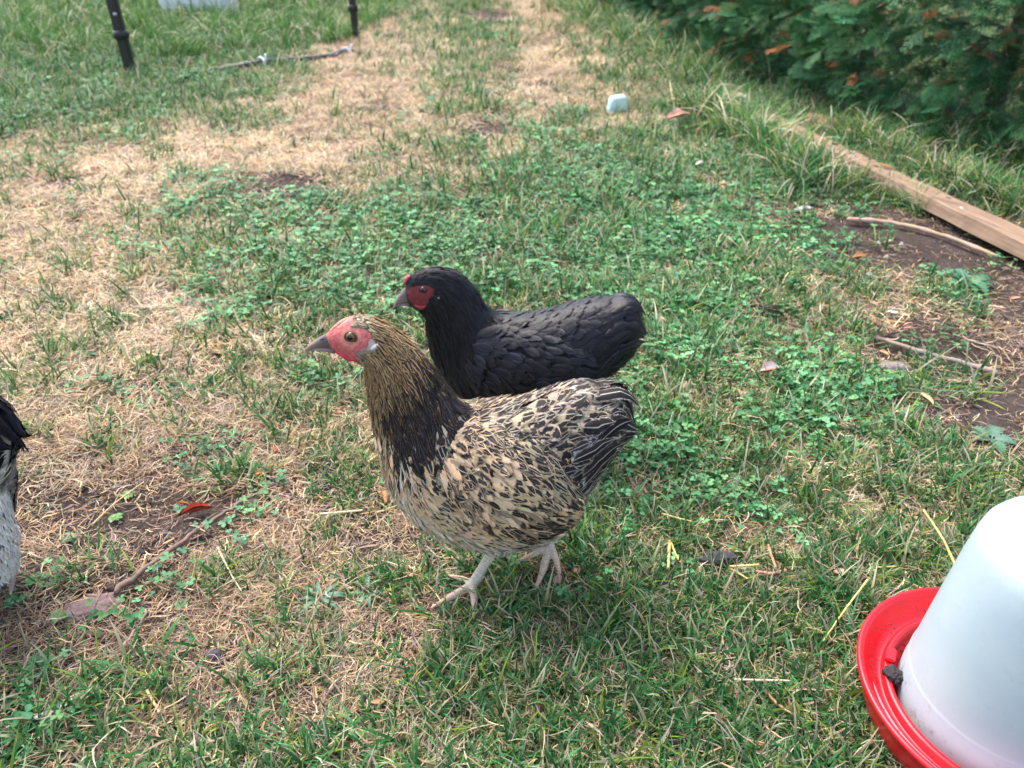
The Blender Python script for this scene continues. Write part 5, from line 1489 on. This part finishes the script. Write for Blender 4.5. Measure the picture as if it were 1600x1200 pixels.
def sp_back(k, th, n, r):
    base = mixc(cvar((.35, .275, .18), n, r, .3), cvar((.36, .335, .30), n, r), r.random(n) * .5)
    near = ss(k, 8.3, 7.2); sd_ = ss(th, .7, 1.3) * (1 - ss(k, 11, 13)) * (r.random(n) < .5)
    base = mixc(base, cvar(BUF, n, r), sd_)
    w_ = .56 + r.uniform(-.12, .16, n) + near * .2 - .1 * sd_
    return base, cvar((.024, .019, .020), n, r), FPa(w_, r.uniform(.2, .55, n), .45 * (r.random(n) < .5), r.uniform(.85, .97, n))
def sp_rump(k, th, n, r):
    lowb = ss(th, 1.7, 2.3)
    base = mixc(cvar((.36, .32, .27), n, r, .25), cvar((.20, .17, .155), n, r), lowb); g = r.random(n) < .2; base[g] = cvar((.40, .40, .46), g.sum(), r)
    return base, cvar((.030, .025, .027), n, r), FPa(.66 + r.uniform(-.2, .2, n), r.uniform(.0, .3, n), .35 * (r.random(n) < .6), r.uniform(.88, .97, n))
def sp_tail(k, th, n, r):
    return cvar((.36, .32, .27), n, r, .3), cvar((.018, .015, .017), n, r), FPa(.84 + r.uniform(-.1, .08, n), .02 + 0 * k, .45 + 0 * k, .955 + 0 * k)
def sp_flight(k, th, n, r):
    return cvar((.10, .065, .045), n, r), cvar((.035, .025, .022), n, r), FPa(np.full(n, .55), np.zeros(n), np.full(n, .5), np.full(n, 1.2))
def sp_wing(fa, fb, n, r):
    up = (1 - ss(fb, .12, .38)) * (r.random(n) < .8); base = cvar(BUF, n, r); dk = ss(fb, .5, .8) * ss(fa, .35, .6)
    base = mixc(base, cvar(CRM, n, r), r.random(n) * .45 + .1); bw_ = r.random(n) < .22 + .3 * dk; base[bw_] = cvar((.27, .185, .12), bw_.sum(), r)
    has = r.random(n) < (.70 + .28 * dk)
    w_ = np.where(has, r.uniform(.35, .8, n) + .2 * dk, 0); st = r.uniform(.2, .65, n) - .2 * dk
    base = mixc(base, cvar((.38, .29, .19), n, r), up); w_ = np.where(up > .4, .5, w_); st = np.where(up > .4, .25, st)
    return base, cvar((.022, .018, .018), n, r), FPa(w_, np.clip(st, .1, 1), np.where(r.random(n) < .45, .5, .1), np.where(r.random(n) < .6, .88, 1.2))
def bl(key):
    def f(k, th, n, r):
        base = cvar((.017, .019, .036), n, r, .4); mark = cvar((.004, .0045, .008), n, r, .2)
        if key in ('back', 'wing', 'breast'):
            w2 = r.random(n)[:, None]; base = base * (1 - w2) + w2 * cvar((.022, .016, .030), n, r)
        if key in ('hackle', 'head'): base *= .45; mark *= .7
        if key == 'belly': base *= .6
        return base, mark, FPa(.62 + r.uniform(-.1, .1, n), 0 * r.random(n), 0 * r.random(n), .96 + 0 * r.random(n))
    return f

WING = [((712, 668), (690, 742)), ((742, 664), (712, 782)), ((776, 670), (742, 812)), ((812, 684), (775, 832)), ((846, 702), (812, 838)), ((876, 730), (846, 834)), ((900, 764), (874, 820)), ((908, 790), (894, 806))]
# ---------------- the speckled hen
YS = .715
def legset(f1, f2):
    legs = []; kinds = []
    for f in (f1, f2):
        legs.append(f['thigh']); kinds.append('thigh'); legs.append(f['shank']); kinds.append('shank')
        for t in f['toes']: legs.append(t); kinds.append('toe')
    return legs, kinds
def g_(x, y, z=.006): return tuple(gnd(x, y, z))
pad1 = gnd(738, 914, .017)
hock1 = onY(771, 858, .700)
f1 = dict(thigh=([tuple(onY(800, 800, .700)), tuple(onY(782, 838, .700)), tuple(hock1)], [.030, .021, .0095]),
          shank=([tuple(onY(777, 850, .700)), tuple(hock1 * .5 + pad1 * .5), tuple(pad1)], [.0078, .0062, .0074]),
          toes=[([tuple(pad1), g_(706, 932, .016), g_(673, 950, .008)], [.0066, .0050, .0016]),
                ([tuple(pad1), g_(741, 940, .016), g_(740, 969, .008)], [.0066, .0048, .0015]),
                ([tuple(pad1), g_(724, 905, .018), g_(697, 898, .010)], [.0060, .0044, .0015]),
                ([tuple(pad1), g_(756, 905, .013), g_(775, 905, .006)], [.0056, .0040, .0014])])
def y2(x, y, dY=0.): return tuple(onY(x, y, .742 + dY))
f2 = dict(thigh=([y2(815, 790), y2(838, 815, .01), y2(850, 828, .01)], [.030, .020, .010]),
          shank=([y2(850, 818, .008), y2(856, 838, .000), y2(858, 854, -.008)], [.0085, .0072, .0072]),
      toes=[([y2(858, 852, -.008), y2(850, 886, -.030), y2(836, 922, -.064)], [.0066, .0054, .0018]),
            ([y2(860, 852, -.008), y2(868, 872, -.024), y2(876, 898, -.044)], [.0058, .0046, .0015]),
            ([y2(855, 854, -.008), y2(832, 867, -.014), y2(800, 880, -.020)], [.0056, .0042, .0014]),
            ([y2(860, 846, -.004), y2(870, 840, -.004), y2(884, 833, .0)], [.0054, .0044, .0016])])
legs, kinds = legset(f1, f2)
SP_ST = [((508, 522), (522, 547)), ((541, 496), (548, 561)), ((574, 491), (569, 574)), ((607, 503), (573, 596)), ((640, 529), (575, 626)), ((667, 559), (580, 660)), ((693, 594), (589, 700)), ((716, 622), (600, 738)),
         ((745, 640), (614, 778)), ((782, 634), (648, 817)), ((822, 621), (702, 844)), ((862, 604), (765, 857)), ((896, 593), (825, 850)), ((925, 590), (870, 828)), ((948, 591), (898, 784)), ((965, 598), (922, 745)), ((974, 618), (944, 716)), ((976, 644), (962, 686))]
SP_HW = [.0062, .0155, .0190, .0200, .0220, .0255, .033, .043, .053, .060, .064, .065, .061, .054, .044, .034, .023, .012]
speck_style = dict(mat=M_FEATH, n=(1700, 900, 800, 300, 36, 1700, 1100, 500), belly=sp_belly, breast=sp_breast, back=sp_back, rump=sp_rump, tail=sp_tail, hackle=sp_hackle, head=sp_head, flight=sp_flight, wingc=sp_wing,
                   wing=WING, bulge=.010, wing_under=(.10, .07, .05), thighs=[(f1['thigh'][0][:], .031, .0098), (f2['thigh'][0][:], .030, .011)])
SPECK = dict(label='speckled buff and black hen with a red face stepping forward', Y=YS, cx=float(onY(780, 900, YS)[0]), st=SP_ST, hw=SP_HW, seed=4,
    legs=legs, leg_kind=kinds, leg_col=((.66, .59, .48), (.74, .45, .32)), under=(.24, .17, .11),
    face=[(508, 516), (522, 503), (540, 494), (552, 494), (556, 503), (548, 512), (563, 512), (578, 520), (583, 533), (574, 546), (558, 551), (556, 556), (563, 562), (548, 566), (528, 556), (515, 548)],
    bare_face=[(500, 516), (520, 500), (540, 490), (549, 491), (551, 502), (546, 510), (562, 510), (577, 518), (582, 532), (586, 534), (582, 546), (574, 549), (562, 551), (556, 556), (562, 563), (546, 568), (520, 556)],
    face_col=((.42, .035, .045), (.78, .24, .22)), ring_col=(.78, .36, .27), eye=(548, 527), eye_r=8, eye_m=.0063, iris=(.13, .070, .022), lid_col=(.16, .06, .035),
    patches=[([(566, 545), (585, 541), (592, 552), (580, 562), (565, 560), (556, 553)], (.30, .25, .24)), ([(578, 530), (600, 533), (592, 548), (575, 549)], (.52, .46, .42)), ([(520, 500), (536, 495), (545, 498), (530, 510), (514, 514)], (.78, .30, .24))],
    ubeak=([((518, 520), (524, 545)), ((509, 522), (515, 542)), ((499, 527), (503, 542)), ((490, 533), (493, 544)), ((482, 539), (484, 547)), ((476, 546), (478, 549))], [.0066, .0060, .0050, .0038, .0024, .0009], ((.060, .056, .075), (.34, .24, .20))),
    lbeak=([((523, 541), (524, 551)), ((513, 541), (514, 549)), ((503, 541), (503, 548)), ((492, 543), (492, 547)), ((486, 545), (487, 547))], [.0068, .0058, .0045, .0028, .0010], ((.15, .11, .11), (.42, .31, .26))),
    nostril=(503, 530), comb=[(514, 519), (524, 511), (534, 503), (545, 497)], comb_r=.0024, comb_col=(.74, .22, .18), wattle=[(524, 549), (536, 554), (546, 560), (556, 562)], wattle_r=.0030, wattle_col=(.60, .045, .07),
    lobe=[(580, 546), (588, 541), (597, 536)], lobe_r=.0028, lobe_col=(.60, .53, .48), feather=plumage(speck_style))
build_hen(SPECK)

# ---------------- the black hen behind
YB = 1.0
BL_ST = [((633, 447), (640, 479)), ((643, 430), (650, 483)), ((668, 418), (664, 497)), ((696, 418), (667, 515)), ((722, 430), (671, 540)), ((743, 451), (679, 566)), ((758, 476), (693, 593)), ((776, 488), (708, 618)), ((800, 491), (728, 645)), ((832, 489), (760, 668)),
         ((866, 482), (802, 683)), ((899, 471), (845, 678)), ((928, 464), (882, 660)), ((951, 461), (912, 632)), ((970, 459), (935, 600)), ((985, 466), (956, 577)), ((990, 490), (978, 558)), ((992, 512), (987, 538))]
BL_HW = [.0080, .0145, .0185, .0205, .0230, .028, .036, .046, .054, .060, .063, .063, .059, .052, .043, .033, .022, .012]
def gb(x, y, z=.006): return tuple(gnd(x, y, z))
def lg(x0, Yl, sgn):
    top = onY(x0, 640, Yl); p = np.array([top[0] - .005, Yl, .012]); hk = np.array([top[0] + .012, Yl, .085])
    return dict(thigh=([tuple(top), (top[0] + .008, Yl, .13), tuple(hk)], [.028, .020, .009]), shank=([tuple(hk), (hk[0] - .008, Yl, .05), tuple(p)], [.0075, .0058, .0068]),
                toes=[([tuple(p), (p[0] - .025, Yl - .004, .010), (p[0] - .052, Yl - .008, .004)], [.006, .0046, .0015]), ([tuple(p), (p[0] - .018, Yl - .018, .009), (p[0] - .036, Yl - .036, .004)], [.006, .0044, .0015]),
                      ([tuple(p), (p[0] - .018, Yl + .018, .009), (p[0] - .036, Yl + .034, .004)], [.006, .0044, .0015]), ([tuple(p), (p[0] + .012, Yl, .008), (p[0] + .024, Yl, .003)], [.005, .004, .0014])])
b1, b2 = lg(815, YB - .035, 1), lg(850, YB + .035, 1)
blegs, bkinds = legset(b1, b2)
BWING = [((746, 520), (728, 580)), ((770, 514), (748, 612)), ((800, 514), (772, 636)), ((832, 520), (802, 650)), ((862, 528), (836, 650)), ((890, 540), (866, 636)), ((916, 552), (896, 612)), ((930, 566), (918, 588))]
black_style = dict(mat=M_BLACKF, n=(900, 700, 800, 330, 40, 1200, 800, 240), belly=bl('belly'), breast=bl('breast'), back=bl('back'), rump=bl('back'), tail=bl('back'), hackle=bl('hackle'), head=bl('head'), flight=bl('belly'), wingc=bl('wing'),
                   wing=BWING, bulge=.010, wing_under=(.012, .012, .015), thighs=[(b1['thigh'][0], .029, .010), (b2['thigh'][0], .029, .010)])
BLACK = dict(inset=3.5, label='black hen with a small red face standing behind the speckled hen', Y=YB, cx=float(onY(815, 640, YB)[0]), st=BL_ST, hw=BL_HW, seed=9, legs=blegs, leg_kind=bkinds, leg_col=((.08, .08, .085), (.16, .13, .12)), under=(.012, .012, .014),
    face=[(636, 456), (641, 449), (655, 446), (668, 444), (678, 449), (678, 458), (672, 466), (668, 474), (660, 480), (650, 478), (640, 470)],
    bare_face=[(622, 450), (640, 449), (655, 446), (668, 444), (677, 450), (676, 459), (670, 465), (666, 474), (658, 480), (645, 480), (622, 482)],
    face_col=((.075, .010, .014), (.27, .038, .045)), ring_col=(.24, .035, .038), eye=(661, 453), eye_r=5, eye_m=.0056, iris=(.07, .022, .012), lid_col=(.10, .018, .018), patches=[([(682, 458), (692, 456), (690, 470), (681, 473)], (.30, .24, .19))],
    ubeak=([((637, 446), (642, 470)), ((631, 451), (636, 472)), ((626, 457), (630, 473)), ((620, 465), (624, 475)), ((616, 474), (619, 478)), ((614, 480), (616, 483))], [.0078, .0070, .0058, .0042, .0026, .0010], ((.10, .10, .12), (.30, .22, .19))),
    lbeak=([((641, 470), (643, 480)), ((634, 471), (636, 478)), ((628, 472), (629, 477)), ((622, 475), (623, 478)), ((619, 477), (620, 479))], [.0062, .0052, .0040, .0026, .0010], ((.10, .09, .10), (.26, .19, .17))),
    nostril=(628, 463), comb=[(632, 445), (634, 439), (637, 434), (641, 431)], comb_r=.0040, comb_col=(.42, .10, .12), wattle=[(648, 476), (654, 479), (660, 480), (666, 478)], wattle_r=.0034, wattle_col=(.28, .02, .03),
    lobe=[(682, 470), (686, 465), (689, 459)], lobe_r=.0026, lobe_col=(.36, .30, .24), feather=plumage(black_style))
build_hen(BLACK)

# ---------------- the third hen, only its rear in the frame
def th_c(key):
    f0 = bl(key)
    def f(k, th, n, r):
        base, mark, fp = f0(k, th, n, r); base = base * 1.15
        if key == 'belly':
            base = cvar((.66, .64, .62), n, r, .08); mark = cvar((.5, .48, .46), n, r); fp[:, 0] = 0
        if key == 'rump':
            lo = (th > 2.3) & (r.random(n) < .5); base[lo] = cvar((.40, .37, .36), lo.sum(), r); fp[lo, 0] = 0
        return base, mark, fp
    return f
third_style = dict(speck_style); third_style.update(mat=M_FEATH, n=(1300, 300, 500, 380, 40, 500, 300, 120), belly=th_c('belly'), breast=bl('breast'), back=bl('back'), rump=th_c('rump'), tail=bl('back'), hackle=bl('hackle'), head=bl('head'), flight=bl('belly'), wingc=bl('wing'), wing_under=(.012, .012, .015))
_fx = [tuple(onY(872, 740, YS - .005)), tuple(onY(872, 800, YS - .01)), tuple(onY(866, 862, YS - .01))]
third_style['thighs'] = [(_fx, .042, .022)] + list(third_style['thighs'])
THIRD = dict(SPECK); tdx = float(onY(24, 700, .69)[0] - onY(973, 650, YS)[0])
THIRD['legs'] = [([*_fx], [.038, .034, .016])] + list(legs); THIRD['leg_kind'] = ['thigh'] + list(kinds)
THIRD.update(label='dark hen leaving the frame at the left edge with pale grey fluff', seed=15, dx=tdx, dy=-.035, leg_col=((.30, .29, .28), (.40, .32, .28)), under=(.52, .50, .48), face_col=((.35, .04, .05), (.5, .1, .1)), feather=plumage(third_style))
build_hen(THIRD)
